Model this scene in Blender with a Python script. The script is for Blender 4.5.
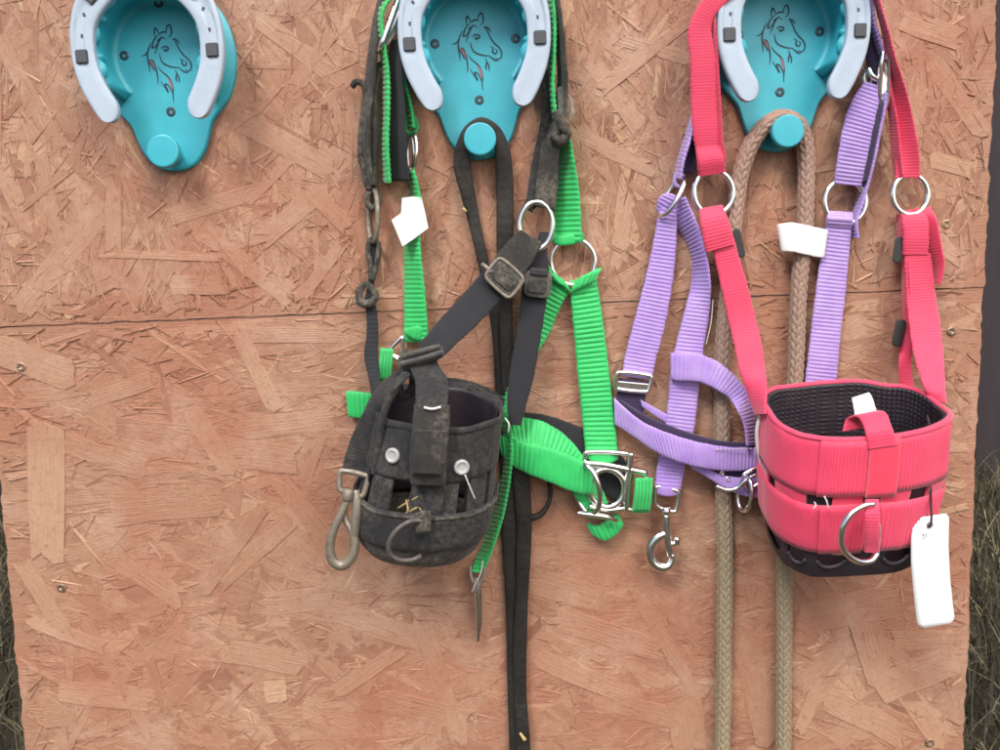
import bpy, bmesh, math, random
import numpy as np
from mathutils import Vector, Matrix, noise

for o in list(bpy.data.objects):
    bpy.data.objects.remove(o)
S = bpy.context.scene
COL = S.collection
R = math.radians
rnd = random.Random(11)

# ------------------------------------------------------------------ camera, sky, sun, exposure
u = 0.0009                      # one unit of the measured drawing, in metres
F = 750.0
Z0 = 0.70                       # height of the board point the camera looks at
PITCH, ROLL = R(6.06), R(1.30)
fw = Vector((0, math.cos(PITCH), -math.sin(PITCH)))
up0 = Vector((0, math.sin(PITCH), math.cos(PITCH)))
rt0 = Vector((1, 0, 0))
rt = rt0 * math.cos(ROLL) - up0 * math.sin(ROLL)
up = up0 * math.cos(ROLL) + rt0 * math.sin(ROLL)
CAM = Vector((0, 0, Z0)) - fw * (F * u)
cam = bpy.data.cameras.new('camera')
cam.sensor_width = 36; cam.lens = 27; cam.clip_start = 0.02; cam.clip_end = 500
co = bpy.data.objects.new('camera', cam); COL.objects.link(co)
m = Matrix((rt, up, -fw)).transposed().to_4x4(); m.translation = CAM
co.matrix_world = m
S.camera = co

SUN_EL, SUN_AZ = R(48), R(-32)   # azimuth from straight in front of the board, towards the viewer's left
w = bpy.data.worlds.new('World'); S.world = w; w.use_nodes = True
nt = w.node_tree; nt.nodes.clear()
sk = nt.nodes.new('ShaderNodeTexSky'); sk.sky_type = 'NISHITA'; sk.sun_disc = False
sk.sun_elevation = SUN_EL; sk.sun_rotation = R(180) - SUN_AZ * -1
sk.air_density = 1.0; sk.dust_density = 4.0; sk.ozone_density = 1.0
bg = nt.nodes.new('ShaderNodeBackground'); bg.inputs[1].default_value = 0.125
ou = nt.nodes.new('ShaderNodeOutputWorld')
nt.links.new(sk.outputs[0], bg.inputs[0]); nt.links.new(bg.outputs[0], ou.inputs[0])
sl = bpy.data.lights.new('sun', 'SUN'); sl.energy = 1.5; sl.angle = R(17); sl.color = (1, .955, .89)
so = bpy.data.objects.new('sun', sl); COL.objects.link(so)
sd = Vector((math.sin(SUN_AZ) * math.cos(SUN_EL), -math.cos(SUN_AZ) * math.cos(SUN_EL), math.sin(SUN_EL)))
so.rotation_euler = sd.to_track_quat('Z', 'Y').to_euler()
so.location = sd * 5
vs = S.view_settings
vs.view_transform = 'Standard'; vs.look = 'None'; vs.gamma = 1; vs.use_curve_mapping = False
vs.exposure = 0.80
S.cycles.filter_width = 1.7

# ------------------------------------------------------------------ helpers
def P(x, y, h=0.0):
    """point of the drawing x, y (photo pixels) at height h (units) off the board"""
    d = fw + rt * ((x - 500) / F) + up * ((375 - y) / F)
    t = (-h * u - CAM.y) / d.y
    return CAM + d * t

ORG = {}
def link(o, parent=None, origin=None):
    COL.objects.link(o)
    if parent: o.parent = parent
    ORG[o.name] = origin if origin is not None else (ORG[parent.name] if parent else Vector((0, 0, 0)))
    return o

def thing(name, label, cat, loc, group=None, kind=None):
    o = bpy.data.objects.new(name, None); o.empty_display_size = .02
    o.location = loc
    link(o, None, Vector(loc))
    o['label'] = label; o['category'] = cat
    if group: o['group'] = group
    if kind: o['kind'] = kind
    return o

def mesh_obj(name, V, Fc, mat, parent=None, uv=None, smooth=True, attr=None, label=None, local=False):
    me = bpy.data.meshes.new(name)
    org = ORG[parent.name] if (parent and not local) else Vector((0, 0, 0))
    V = np.array([tuple(v) for v in V], dtype=np.float64)
    if not local: V = V - np.array(org)
    me.from_pydata(V.tolist(), [], Fc)
    if smooth: me.polygons.foreach_set('use_smooth', [True] * len(me.polygons))
    if uv is not None:
        ul = me.uv_layers.new(name='UVMap')
        li = np.empty(len(me.loops), dtype=np.int32); me.loops.foreach_get('vertex_index', li)
        ul.data.foreach_set('uv', np.array(uv, dtype=np.float32)[li].ravel())
    if attr is not None:
        a = me.attributes.new('tone', 'FLOAT', 'POINT'); a.data.foreach_set('value', np.array(attr, dtype=np.float32))
    me.materials.append(mat)
    me.update()
    o = bpy.data.objects.new(name, me)
    link(o, parent)
    if label: o['label'] = label
    return o

def cat(pts, sub, closed=False):
    """Catmull-Rom through tuples"""
    A = [np.array(p, dtype=float) for p in pts]
    n = len(A); out = []
    segs = n if closed else n - 1
    for i in range(segs):
        if closed:
            p0, p1, p2, p3 = A[(i - 1) % n], A[i], A[(i + 1) % n], A[(i + 2) % n]
        else:
            p1, p2 = A[i], A[i + 1]
            p0 = A[i - 1] if i > 0 else 2 * p1 - p2
            p3 = A[i + 2] if i + 2 < n else 2 * p2 - p1
        # centripetal-ish: chord scaled tangents
        d1 = np.linalg.norm(p2 - p1) + 1e-9
        d0 = np.linalg.norm(p1 - p0) + 1e-9; d2 = np.linalg.norm(p3 - p2) + 1e-9
        m1 = ((p1 - p0) / d0 * d1 + (p2 - p1)) * .5 if d0 > 0 else p2 - p1
        m2 = ((p2 - p1) + (p3 - p2) / d2 * d1) * .5
        for k in range(sub):
            t = k / sub; t2 = t * t; t3 = t2 * t
            out.append((2*t3-3*t2+1)*p1 + (t3-2*t2+t)*m1 + (-2*t3+3*t2)*p2 + (t3-t2)*m2)
    if not closed: out.append(A[-1])
    return np.array(out)

def resample(pts, step):
    """pts: (n,k) with first three columns a position; resampled by arc length"""
    d = np.linalg.norm(np.diff(pts[:, :3], axis=0), axis=1)
    s = np.concatenate([[0], np.cumsum(d)])
    n = max(2, int(round(s[-1] / step)) + 1)
    t = np.linspace(0, s[-1], n)
    return np.stack([np.interp(t, s, pts[:, k]) for k in range(pts.shape[1])], axis=1), t

def nrm(a):
    return a / (np.linalg.norm(a, axis=-1, keepdims=True) + 1e-12)

def ribbon_world(name, E1, E2, mat, parent, th=2.2, rib=5.0, amp=.55, wob=.5, label=None, step=None, seed=None):
    """E1, E2: control points (world) of the two edges"""
    pts = cat([tuple((np.array(a)+np.array(b))/2) + tuple(np.array(b)-np.array(a)) for a, b in zip(E1, E2)], 14)
    st = step or (rib / 6.0 if rib and amp > 0 else 3.0)
    pts, s = resample(pts, st * u)
    C = pts[:, :3]; A = pts[:, 3:6]
    T = nrm(np.gradient(C, axis=0))
    N = nrm(np.cross(A, T))
    sd_ = rnd.random() * 50 if seed is None else seed
    su = s / u
    wv = wob * (np.sin(su * .045 + sd_) + .6 * np.sin(su * .11 + sd_ * 2.3)) * u * .6
    C = C + N * wv[:, None]
    ribd = amp * (np.abs(np.sin(math.pi * su / rib)) ** .8) * (1 + .10 * np.sin(su * .13 + sd_)) if (rib and amp > 0) else np.zeros(len(s))
    edge = 1 + .012 * np.sin(su * 1.3 + sd_) + .012 * np.sin(su * .37 + sd_)
    aa = np.array([-1, -.95, -.84, -.45, 0, .45, .84, .95, 1.0])
    prof = np.array([.12, .7, .95, 1, 1.03, 1, .95, .7, .12])
    rw = np.array([0, .35, .8, 1, 1, 1, .8, .35, 0])
    V = []; UV = []
    wid = np.linalg.norm(A, axis=1)
    k = len(aa)
    rows = []
    for j in range(k):
        off = (prof[j] * th / 2 + rw[j] * ribd) * u
        rows.append((C + A * (.5 * aa[j]) * edge[:, None] + N * off[:, None], aa[j]))
    for j in range(k - 1, -1, -1):
        off = -(prof[j] * th / 2 + rw[j] * ribd) * u
        rows.append((C + A * (.5 * aa[j]) * edge[:, None] + N * off[:, None], aa[j]))
    n = len(s); kk = len(rows)
    V = np.stack([r_[0] for r_ in rows], axis=1).reshape(-1, 3)
    UV = np.stack([np.stack([rows[j][1] * .5 * wid, s], axis=1) for j in range(kk)], axis=1).reshape(-1, 2)
    Fc = []
    for i in range(n - 1):
        a = i * kk; b = a + kk
        for j in range(kk):
            j2 = (j + 1) % kk
            Fc.append((a + j, b + j, b + j2, a + j2))
    Fc.append(tuple(range(kk))); Fc.append(tuple((n - 1) * kk + kk - 1 - j for j in range(kk)))
    return mesh_obj(name, V, Fc, mat, parent, uv=UV, label=label)

def ribbon(name, ctrl, W, mat, parent, **kw):
    """ctrl: (x, y, h, apparent_width[, sign[, angle]]) in drawing units; the rest of the width W turns into depth"""
    E1, E2 = [], []
    n = len(ctrl)
    for i, c in enumerate(ctrl):
        x, y, h, aw = c[:4]
        sg = c[4] if len(c) > 4 else 0
        a = ctrl[max(0, i - 1)]; b = ctrl[min(n - 1, i + 1)]
        tx, ty = b[0] - a[0], b[1] - a[1]
        l = math.hypot(tx, ty) + 1e-9
        nx, ny = ty / l, -tx / l
        if len(c) > 5 and c[5] is not None:
            nx, ny = math.cos(R(c[5])), math.sin(R(c[5]))
        ar = aw * (750 - h) / 750
        dh = sg * math.sqrt(max(0, W * W - ar * ar)) if sg else 0
        e1 = P(x - nx * aw / 2, y - ny * aw / 2, h - dh / 2)
        e2 = P(x + nx * aw / 2, y + ny * aw / 2, h + dh / 2)
        E1.append(e1); E2.append(e2)
    return ribbon_world(name, E1, E2, mat, parent, **kw)

def tube_world(name, pts, r, mat, parent, closed=False, n=10, step=2.0, flat=1.0, fn=None, label=None, local=False, sub=10):
    """pts: list of world points; r: radius in units (number or list)"""
    rr = r if isinstance(r, (list, tuple)) else [r] * len(pts)
    ctrl = [tuple(p) + (q * u,) for p, q in zip(pts, rr)]
    c = cat(ctrl, sub, closed)
    if closed: c = np.vstack([c, c[:1]])
    c, s = resample(c, step * u)
    if closed: c = c[:-1]; s = s[:-1]
    C = c[:, :3]; rad = c[:, 3]
    if closed:
        T = nrm(np.roll(C, -1, 0) - np.roll(C, 1, 0))
    else:
        T = nrm(np.gradient(C, axis=0))
    # parallel transport frame
    up_ = np.array([0, -1.0, 0])
    if abs(np.dot(T[0], up_)) > .9: up_ = np.array([1.0, 0, 0])
    N = np.zeros_like(C); nv = up_ - np.dot(up_, T[0]) * T[0]; N[0] = nv / np.linalg.norm(nv)
    for i in range(1, len(C)):
        v = N[i - 1] - np.dot(N[i - 1], T[i]) * T[i]; N[i] = v / (np.linalg.norm(v) + 1e-12)
    if closed and len(C) > 3:
        v = N[-1] - np.dot(N[-1], T[0]) * T[0]; v /= np.linalg.norm(v)
        B0 = np.cross(T[0], N[0]); ang = math.atan2(np.dot(v, B0), np.dot(v, N[0]))
        for i in range(len(C)):
            t = -ang * i / len(C); B = np.cross(T[i], N[i])
            N[i] = N[i] * math.cos(t) + B * math.sin(t)
    B = np.cross(T, N)
    th = np.linspace(0, 2 * math.pi, n, endpoint=False)
    m_ = len(C)
    rmod = np.ones((m_, n))
    if fn is not None: rmod = fn(s[:, None] / u, th[None, :])
    V = (C[:, None, :] + (N[:, None, :] * (np.cos(th)[None, :, None] * flat) + B[:, None, :] * np.sin(th)[None, :, None]) * (rad[:, None] * rmod)[:, :, None])
    UV = np.stack([np.broadcast_to(th[None, :] / (2 * math.pi), (m_, n)), np.broadcast_to(s[:, None], (m_, n))], axis=2).reshape(-1, 2)
    Fc = []
    for i in range(m_ if closed else m_ - 1):
        a = i * n; b = ((i + 1) % m_) * n
        for j in range(n):
            j2 = (j + 1) % n
            Fc.append((a + j, a + j2, b + j2, b + j))
    if not closed:
        Fc.append(tuple(n - 1 - j for j in range(n))); Fc.append(tuple((m_ - 1) * n + j for j in range(n)))
    return mesh_obj(name, V.reshape(-1, 3), Fc, mat, parent, uv=UV, label=label, local=local)

def tube(name, pts, r, mat, parent, **kw):
    return tube_world(name, [P(*p) for p in pts], r, mat, parent, **kw)

def ring(name, cx, cy, h, rx, ry, r, mat, parent, rot=0, dh=0, dhy=0, **kw):
    pts = []
    for k in range(16):
        a = 2 * math.pi * k / 16
        x, y = rx * math.cos(a), ry * math.sin(a)
        pts.append((cx + x * math.cos(R(rot)) - y * math.sin(R(rot)), cy + x * math.sin(R(rot)) + y * math.cos(R(rot)), h + dh * math.cos(a) + dhy * math.sin(a)))
    return tube(name, pts, r, mat, parent, closed=True, step=1.2, sub=6, **kw)

def frame_pts(corners, rad=3, k=4):
    """closed path with rounded corners from (x,y,h) corners"""
    out = []; n = len(corners)
    for i in range(n):
        a, b, c = [np.array(corners[(i + d) % n], float) for d in (-1, 0, 1)]
        da = (a - b); db = (c - b)
        la, lb = np.linalg.norm(da), np.linalg.norm(db)
        q = min(rad, la * .45, lb * .45)
        p0 = b + da / la * q; p2 = b + db / lb * q
        for t in np.linspace(0, 1, k):
            out.append(tuple((1-t)**2*p0 + 2*t*(1-t)*b + t*t*p2))
    return out

def frame(name, corners, r, mat, parent, rad=3, **kw):
    return tube(name, frame_pts(corners, rad), r, mat, parent, closed=True, step=1.0, sub=4, **kw)

def bm_obj(name, bm, mat, parent, smooth=True, label=None):
    me = bpy.data.meshes.new(name); bm.normal_update(); bm.to_mesh(me); bm.free()
    if smooth: me.polygons.foreach_set('use_smooth', [True] * len(me.polygons))
    me.materials.append(mat)
    o = bpy.data.objects.new(name, me); link(o, parent)
    if label: o['label'] = label
    return o

def slab(name, outline, h0, h1, mat, parent, bev=.8, dome=0, label=None, warp=None):
    """outline in drawing px -> plate between heights h0 (back) and h1 (front), bevelled"""
    org = ORG[parent.name] if parent else Vector((0, 0, 0))
    bm = bmesh.new()
    wf = warp or (lambda x, y: 0)
    f = bm.faces.new([bm.verts.new(P(x, y, h1 + wf(x, y)) - org) for x, y in outline])
    bk = bm.faces.new([bm.verts.new(P(x, y, h0 + wf(x, y)) - org) for x, y in reversed(outline)])
    fv = list(f.verts); bv = list(reversed(list(bk.verts)))
    n = len(fv)
    for i in range(n):
        bm.faces.new((fv[i], bv[i], bv[(i + 1) % n], fv[(i + 1) % n]))
    bmesh.ops.recalc_face_normals(bm, faces=bm.faces)
    if bev:
        es = [e for e in bm.edges]
        bmesh.ops.bevel(bm, geom=es, offset=bev * u, segments=2, affect='EDGES', profile=.6)
    o = bm_obj(name, bm, mat, parent, smooth=False, label=label)
    return o

def rrect(cx, cy, w_, h_, rot=0, r=3, k=4):
    pts = []
    for sx, sy, a0 in ((1, 1, 0), (-1, 1, 90), (-1, -1, 180), (1, -1, 270)):
        for i in range(k + 1):
            a = R(a0 + 90 * i / k)
            x = sx * (w_ / 2 - r) + r * math.cos(a); y = sy * (h_ / 2 - r) + r * math.sin(a)
            pts.append((cx + x * math.cos(R(rot)) - y * math.sin(R(rot)), cy + x * math.sin(R(rot)) + y * math.cos(R(rot))))
    return pts

def circ(cx, cy, r, n=20, ry=None):
    return [(cx + r * math.cos(2 * math.pi * i / n), cy + (ry or r) * math.sin(2 * math.pi * i / n)) for i in range(n)]

# ------------------------------------------------------------------ materials
def new_mat(name):
    mt = bpy.data.materials.new(name); mt.use_nodes = True
    t = mt.node_tree
    return mt, t, t.nodes['Principled BSDF']
def N_(t, ty, **kw):
    n = t.nodes.new(ty)
    for k, v in kw.items(): setattr(n, k, v)
    return n
def mixc(t, fac, a, b, blend='MIX'):
    n = N_(t, 'ShaderNodeMix', data_type='RGBA', blend_type=blend)
    if hasattr(fac, 'node'): t.links.new(fac, n.inputs[0])
    else: n.inputs[0].default_value = fac
    for sock, v in ((n.inputs[6], a), (n.inputs[7], b)):
        if hasattr(v, 'node'): t.links.new(v, sock)
        else: sock.default_value = tuple(v) + (1,)
    return n.outputs[2]
def noise_(t, vec, scale, detail=4, rough=.6):
    n = N_(t, 'ShaderNodeTexNoise'); n.inputs['Scale'].default_value = scale
    n.inputs['Detail'].default_value = detail; n.inputs['Roughness'].default_value = rough
    t.links.new(vec, n.inputs['Vector']); return n.outputs[0]
def ramp(t, fac, stops):
    n = N_(t, 'ShaderNodeValToRGB'); cr = n.color_ramp
    while len(cr.elements) < len(stops): cr.elements.new(.5)
    for e, (p, c) in zip(cr.elements, stops):
        e.position = p; e.color = (tuple(c) + (1,)) if hasattr(c, '__len__') else (c, c, c, 1)
    t.links.new(fac, n.inputs[0]); return n.outputs[0]
def mapping(t, vec, sc):
    n = N_(t, 'ShaderNodeMapping'); n.inputs['Scale'].default_value = sc
    t.links.new(vec, n.inputs[0]); return n.outputs[0]
def bump(t, bs, hgt, strength, dist=.0005, prev=None):
    n = N_(t, 'ShaderNodeBump'); n.inputs['Strength'].default_value = strength; n.inputs['Distance'].default_value = dist
    t.links.new(hgt, n.inputs['Height'])
    if prev: t.links.new(prev, n.inputs['Normal'])
    t.links.new(n.outputs[0], bs.inputs['Normal']); return n.outputs[0]

def fabric(name, col, dark, dust=None, dustamt=.3, rough=.75, sheen=.3, weave=1.0, along=0.0, shade=.5):
    mt, t, b = new_mat(name)
    tc = N_(t, 'ShaderNodeTexCoord')
    n1 = noise_(t, tc.outputs['Object'], 60, 5)
    c = mixc(t, ramp(t, n1, [(.36, 0), (.68, 1)]), col, dark)
    if shade:
        c = mixc(t, shade * .0 + .35, c, mixc(t, ramp(t, noise_(t, tc.outputs['Object'], 14, 2), [(.4, 0), (.6, 1)]), col, dark))
    uv = mapping(t, tc.outputs['UV'], (1400, 240, 1))
    n2 = noise_(t, uv, 1, 2)
    if dust:
        n3 = noise_(t, tc.outputs['Object'], 210, 9, .8)
        n4 = noise_(t, tc.outputs['Object'], 22, 3, .6)
        mm = N_(t, 'ShaderNodeMath', operation='MULTIPLY')
        t.links.new(ramp(t, n3, [(.42, 0), (.7, 1)]), mm.inputs[0]); t.links.new(ramp(t, n4, [(.4, .15), (.65, dustamt * 2.2)]), mm.inputs[1])
        c = mixc(t, mm.outputs[0], c, dust)
    c = mixc(t, .18, c, mixc(t, n2, dark, col))
    t.links.new(c, b.inputs['Base Color'])
    b.inputs['Roughness'].default_value = rough
    b.inputs['Sheen Weight'].default_value = sheen; b.inputs['Sheen Roughness'].default_value = .5
    wv = N_(t, 'ShaderNodeTexNoise'); wv.inputs['Scale'].default_value = 1; wv.inputs['Detail'].default_value = 1
    t.links.new(mapping(t, tc.outputs['UV'], (1800, 1800, 1)), wv.inputs['Vector'])
    bump(t, b, wv.outputs[0], .5 * weave, .0004)
    return mt

M = {}
M['green'] = fabric('green_webbing', (.028, .60, .145), (.015, .44, .10), rough=.5, sheen=.35)
M['purple'] = fabric('purple_webbing', (.50, .35, .73), (.36, .21, .64), rough=.55, sheen=.35)
M['purple_dark'] = fabric('purple_fleece_lining', (.045, .028, .08), (.03, .02, .055), rough=.9)
M['pink'] = fabric('pink_webbing', (.80, .052, .135), (.71, .038, .10), rough=.6, sheen=.4)
M['pink2'] = fabric('deep_pink_patch', (.80, .045, .105), (.74, .038, .09), rough=.6, sheen=.4)
M['black'] = fabric('worn_black_webbing', (.020, .020, .022), (.011, .011, .013), dust=(.20, .185, .155), dustamt=.34, rough=.85, sheen=.08)
M['blackdirty'] = fabric('dirty_black_webbing', (.030, .029, .027), (.016, .016, .015), dust=(.28, .25, .19), dustamt=.55, rough=.9, sheen=.1)
M['neo'] = fabric('grey_black_neoprene', (.024, .025, .030), (.017, .017, .020), rough=.9, sheen=.12, weave=.3)
M['leather'] = fabric('black_lead_leather', (.014, .012, .011), (.009, .008, .007), dust=(.13, .11, .08), dustamt=.2, rough=.6, sheen=0)
M['liner'] = fabric('black_liner_mesh', (.030, .022, .030), (.018, .014, .018), rough=.45, sheen=0, weave=.4)
M['rubber'] = fabric('black_rubber', (.036, .030, .038), (.028, .022, .03), rough=.5, sheen=0, weave=.3)

def metal(name, col, rough, dirt=None, amt=.5):
    mt, t, b = new_mat(name)
    tc = N_(t, 'ShaderNodeTexCoord')
    n = noise_(t, tc.outputs['Object'], 120, 6, .7)
    b.inputs['Metallic'].default_value = 1
    if dirt:
        f = ramp(t, n, [(.5 - amt * .3, 0), (.62, 1)])
        t.links.new(mixc(t, f, col, dirt), b.inputs['Base Color'])
        t.links.new(ramp(t, f, [(0, rough), (1, .8)]), b.inputs['Roughness'])
        t.links.new(ramp(t, f, [(0, 1), (1, .25)]), b.inputs['Metallic'])
    else:
        b.inputs['Base Color'].default_value = tuple(col) + (1,)
        t.links.new(ramp(t, n, [(.3, rough * .7), (.7, rough * 1.6)]), b.inputs['Roughness'])
    bump(t, b, n, .12, .0003)
    return mt
M['chrome'] = metal('nickel_plated_metal', (.86, .85, .83), .16)
M['tarnish'] = metal('tarnished_metal', (.42, .38, .33), .38, (.20, .17, .12), .6)
M['darkmetal'] = metal('dark_worn_metal', (.22, .20, .19), .42, (.08, .07, .06), .7)
M['screw'] = metal('dark_screw_metal', (.10, .10, .12), .45)
M['brass'] = metal('yellow_passivated_screw', (.42, .31, .22), .5)

def plastic(name, col, rough=.45, layer=0, var=.06):
    mt, t, b = new_mat(name)
    tc = N_(t, 'ShaderNodeTexCoord')
    n = noise_(t, tc.outputs['Object'], 35, 4)
    d = tuple(c * (1 - var * 2.2) for c in col)
    t.links.new(mixc(t, ramp(t, n, [(.4, 0), (.65, 1)]), col, d), b.inputs['Base Color'])
    t.links.new(ramp(t, noise_(t, tc.outputs['Object'], 90, 5), [(.3, rough * .8), (.7, rough * 1.25)]), b.inputs['Roughness'])
    if layer:
        wv = N_(t, 'ShaderNodeTexWave', wave_type='BANDS', bands_direction='DIAGONAL'); wv.inputs['Scale'].default_value = layer
        t.links.new(tc.outputs['Object'], wv.inputs['Vector']); bump(t, b, wv.outputs[0], .12, .0002)
    else:
        bump(t, b, noise_(t, tc.outputs['Object'], 500, 3), .08, .0003)
    return mt
M['teal'] = plastic('teal_printed_plastic', (.048, .45, .55), .38, 900)
M['white'] = plastic('white_painted_horseshoe', (.45, .545, .65), .45, 0, .05)
M['stud'] = plastic('dark_grey_stud', (.065, .072, .082), .5)
M['ink'] = plastic('dark_teal_engraving', (.010, .045, .075), .6)
M['inkred'] = plastic('dull_red_engraving', (.32, .13, .16), .6)
M['tag'] = plastic('white_tag_card', (.88, .88, .88), .5, 0, .01)
M['print'] = plastic('grey_print', (.22, .22, .23), .6)
M['thread'] = plastic('pale_thread', (.72, .68, .66), .8)
M['thread_dark'] = plastic('dark_cord', (.05, .03, .035), .7)
M['thread_purple'] = plastic('lilac_thread', (.62, .42, .78), .8)
M['straw'] = plastic('dry_straw', (.55, .42, .18), .7, 0, .2)
M['slider'] = plastic('black_plastic_slider', (.030, .030, .032), .4)
M['sliderw'] = fabric('scuffed_slider', (.05, .05, .047), (.03, .03, .028), dust=(.30, .28, .22), dustamt=.7, rough=.6)
M['rivet'] = plastic('white_rivet_cap', (.46, .46, .45), .3)

# oriented strand board: tone per strand, grain along uv.x
def osb():
    mt, t, b = new_mat('stained_osb_strands')
    at = N_(t, 'ShaderNodeAttribute', attribute_name='tone')
    tc = N_(t, 'ShaderNodeTexCoord'); gp = N_(t, 'ShaderNodeNewGeometry')
    base = ramp(t, at.outputs['Fac'], [(0, (.21, .088, .052)), (.22, (.355, .172, .106)), (.5, (.45, .242, .150)), (.78, (.53, .315, .205)), (1, (.68, .46, .28))])
    # grain
    g = noise_(t, mapping(t, tc.outputs['UV'], (25, 900, 1)), 1, 4, .65)
    c = mixc(t, ramp(t, g, [(.22, .42), (.60, 0)]), base, (.29, .125, .075))
    g2 = noise_(t, mapping(t, tc.outputs['UV'], (60, 2200, 1)), 1, 2, .6)
    c = mixc(t, ramp(t, g2, [(.55, 0), (.8, .30)]), c, (.66, .42, .27))
    # broad stain patches, partly flare put into colour, and scuffs, fixed to the panel
    p1 = noise_(t, gp.outputs['Position'], 5.5, 3, .55)
    c = mixc(t, ramp(t, p1, [(.44, 0), (.60, .6)]), c, (.42, .17, .10))
    p2 = noise_(t, gp.outputs['Position'], 13, 5, .7)
    c = mixc(t, ramp(t, p2, [(.5, 0), (.72, .55)]), c, (.62, .43, .31))
    p3 = noise_(t, gp.outputs['Position'], 170, 6, .8)
    c = mixc(t, ramp(t, p3, [(.54, 0), (.70, .65)]), c, (.25, .10, .06))
    p4 = noise_(t, gp.outputs['Position'], 260, 4, .8)
    c = mixc(t, ramp(t, p4, [(.66, 0), (.74, .7)]), c, (.72, .55, .42))
    t.links.new(c, b.inputs['Base Color'])
    b.inputs['Roughness'].default_value = .62
    bp = bump(t, b, g, .9, .0012)
    bump(t, b, p3, .8, .0010, bp)
    return mt
M['osb'] = osb()
def wood(name, a, d, sc=(4, 60, 60), rough=.8):
    mt, t, b = new_mat(name)
    tc = N_(t, 'ShaderNodeTexCoord')
    g = noise_(t, mapping(t, tc.outputs['Object'], sc), 1, 6, .65)
    t.links.new(mixc(t, g, a, d), b.inputs['Base Color']); b.inputs['Roughness'].default_value = rough
    bump(t, b, g, .5, .002)
    return mt
M['osbedge'] = wood('pale_osb_edge', (.66, .50, .42), (.42, .27, .20), (300, 300, 900))
M['darkwood'] = wood('dark_shed_timber', (.040, .029, .034), (.018, .013, .015), (40, 40, 2))
M['post'] = wood('grey_fence_post', (.30, .24, .18), (.17, .13, .09), (60, 60, 4))
# ------------------------------------------------------------------ ground and background
def ground():
    mt, t, b = new_mat('dry_grass_soil')
    tc = N_(t, 'ShaderNodeTexCoord')
    n1 = noise_(t, tc.outputs['Object'], 3, 6, .7); n2 = noise_(t, tc.outputs['Object'], 60, 6, .8)
    c = mixc(t, ramp(t, n1, [(.35, 0), (.65, 1)]), (.06, .05, .028), (.09, .07, .04))
    c = mixc(t, ramp(t, n2, [(.4, 0), (.7, .6)]), c, (.035, .028, .018))
    t.links.new(c, b.inputs['Base Color']); b.inputs['Roughness'].default_value = .95
    bump(t, b, n2, .8, .02)
    L = 120; n = 40
    V = []; Fc = []
    xs = np.sign(np.linspace(-1, 1, n)) * np.abs(np.linspace(-1, 1, n)) ** 3 * L
    for y in xs:
        for x in xs:
            V.append((x, y, .02 * noise.noise(Vector((x * .8, y * .8, 0))) if abs(x) < 20 and abs(y) < 20 else 0))
    for i in range(n - 1):
        for j in range(n - 1):
            a = i * n + j; Fc.append((a, a + 1, a + n + 1, a + n))
    o = mesh_obj('ground', V, Fc, mt)
    o['kind'] = 'structure'; o['label'] = 'dark soil under the dry grass behind and around the board'
    return o
ground()

def grass():
    mt, t, b = new_mat('dry_grass_blades')
    at = N_(t, 'ShaderNodeAttribute', attribute_name='tone')
    t.links.new(ramp(t, at.outputs['Fac'], [(0, (.024, .022, .012)), (.45, (.050, .045, .022)), (.8, (.13, .10, .05)), (1, (.50, .42, .22))]), b.inputs['Base Color'])
    b.inputs['Roughness'].default_value = .7
    rg = np.random.default_rng(5)
    n = 42000
    x = rg.uniform(-2.3, 2.3, n); y = rg.uniform(.12, 2.1, n)
    ln = rg.uniform(.05, .19, n) ; lean = rg.uniform(.2, 1.45, n); az = rg.uniform(0, 2 * math.pi, n)
    wd = rg.uniform(.0008, .0022, n); tone = rg.beta(1.6, 2.6, n)
    tone = np.where(rg.random(n) < .15, rg.uniform(.8, 1, n), tone)
    z0 = rg.uniform(-.01, .07, n)
    V = np.zeros((n, 7, 3)); K = 4
    for k in range(K):
        t_ = k / (K - 1)
        bend = lean * (.35 + .65 * t_)
        dx = np.cos(az) * np.sin(bend) * ln * t_; dy = np.sin(az) * np.sin(bend) * ln * t_
        dz = np.cos(bend) * ln * t_
        px, py, pz = x + dx, y + dy, z0 + dz
        sx, sy = -np.sin(az), np.cos(az)
        ww = wd * (1 - t_ * .8)
        if k < K - 1:
            V[:, k * 2] = np.stack([px - sx * ww, py - sy * ww, pz], 1)
            V[:, k * 2 + 1] = np.stack([px + sx * ww, py + sy * ww, pz], 1)
        else:
            V[:, 6] = np.stack([px, py, pz], 1)
    base = np.arange(n)[:, None] * 7
    q1 = base + np.array([[0, 1, 3, 2]]); q2 = base + np.array([[2, 3, 5, 4]]); t3 = base + np.array([[4, 5, 6]])
    Fc = q1.tolist() + q2.tolist() + t3.tolist()
    o = mesh_obj('dry_grass', V.reshape(-1, 3), Fc, mt, attr=np.repeat(tone, 7))
    o['kind'] = 'stuff'; o['label'] = 'tangled dry grass growing behind the board at both lower corners'; o['category'] = 'grass'
grass()

def box(bm, x0, x1, y0, y1, z0, z1):
    v = [bm.verts.new(p) for p in ((x0,y0,z0),(x1,y0,z0),(x1,y1,z0),(x0,y1,z0),(x0,y0,z1),(x1,y0,z1),(x1,y1,z1),(x0,y1,z1))]
    for f in ((0,3,2,1),(4,5,6,7),(0,1,5,4),(1,2,6,5),(2,3,7,6),(3,0,4,7)): bm.faces.new([v[i] for i in f])

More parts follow.
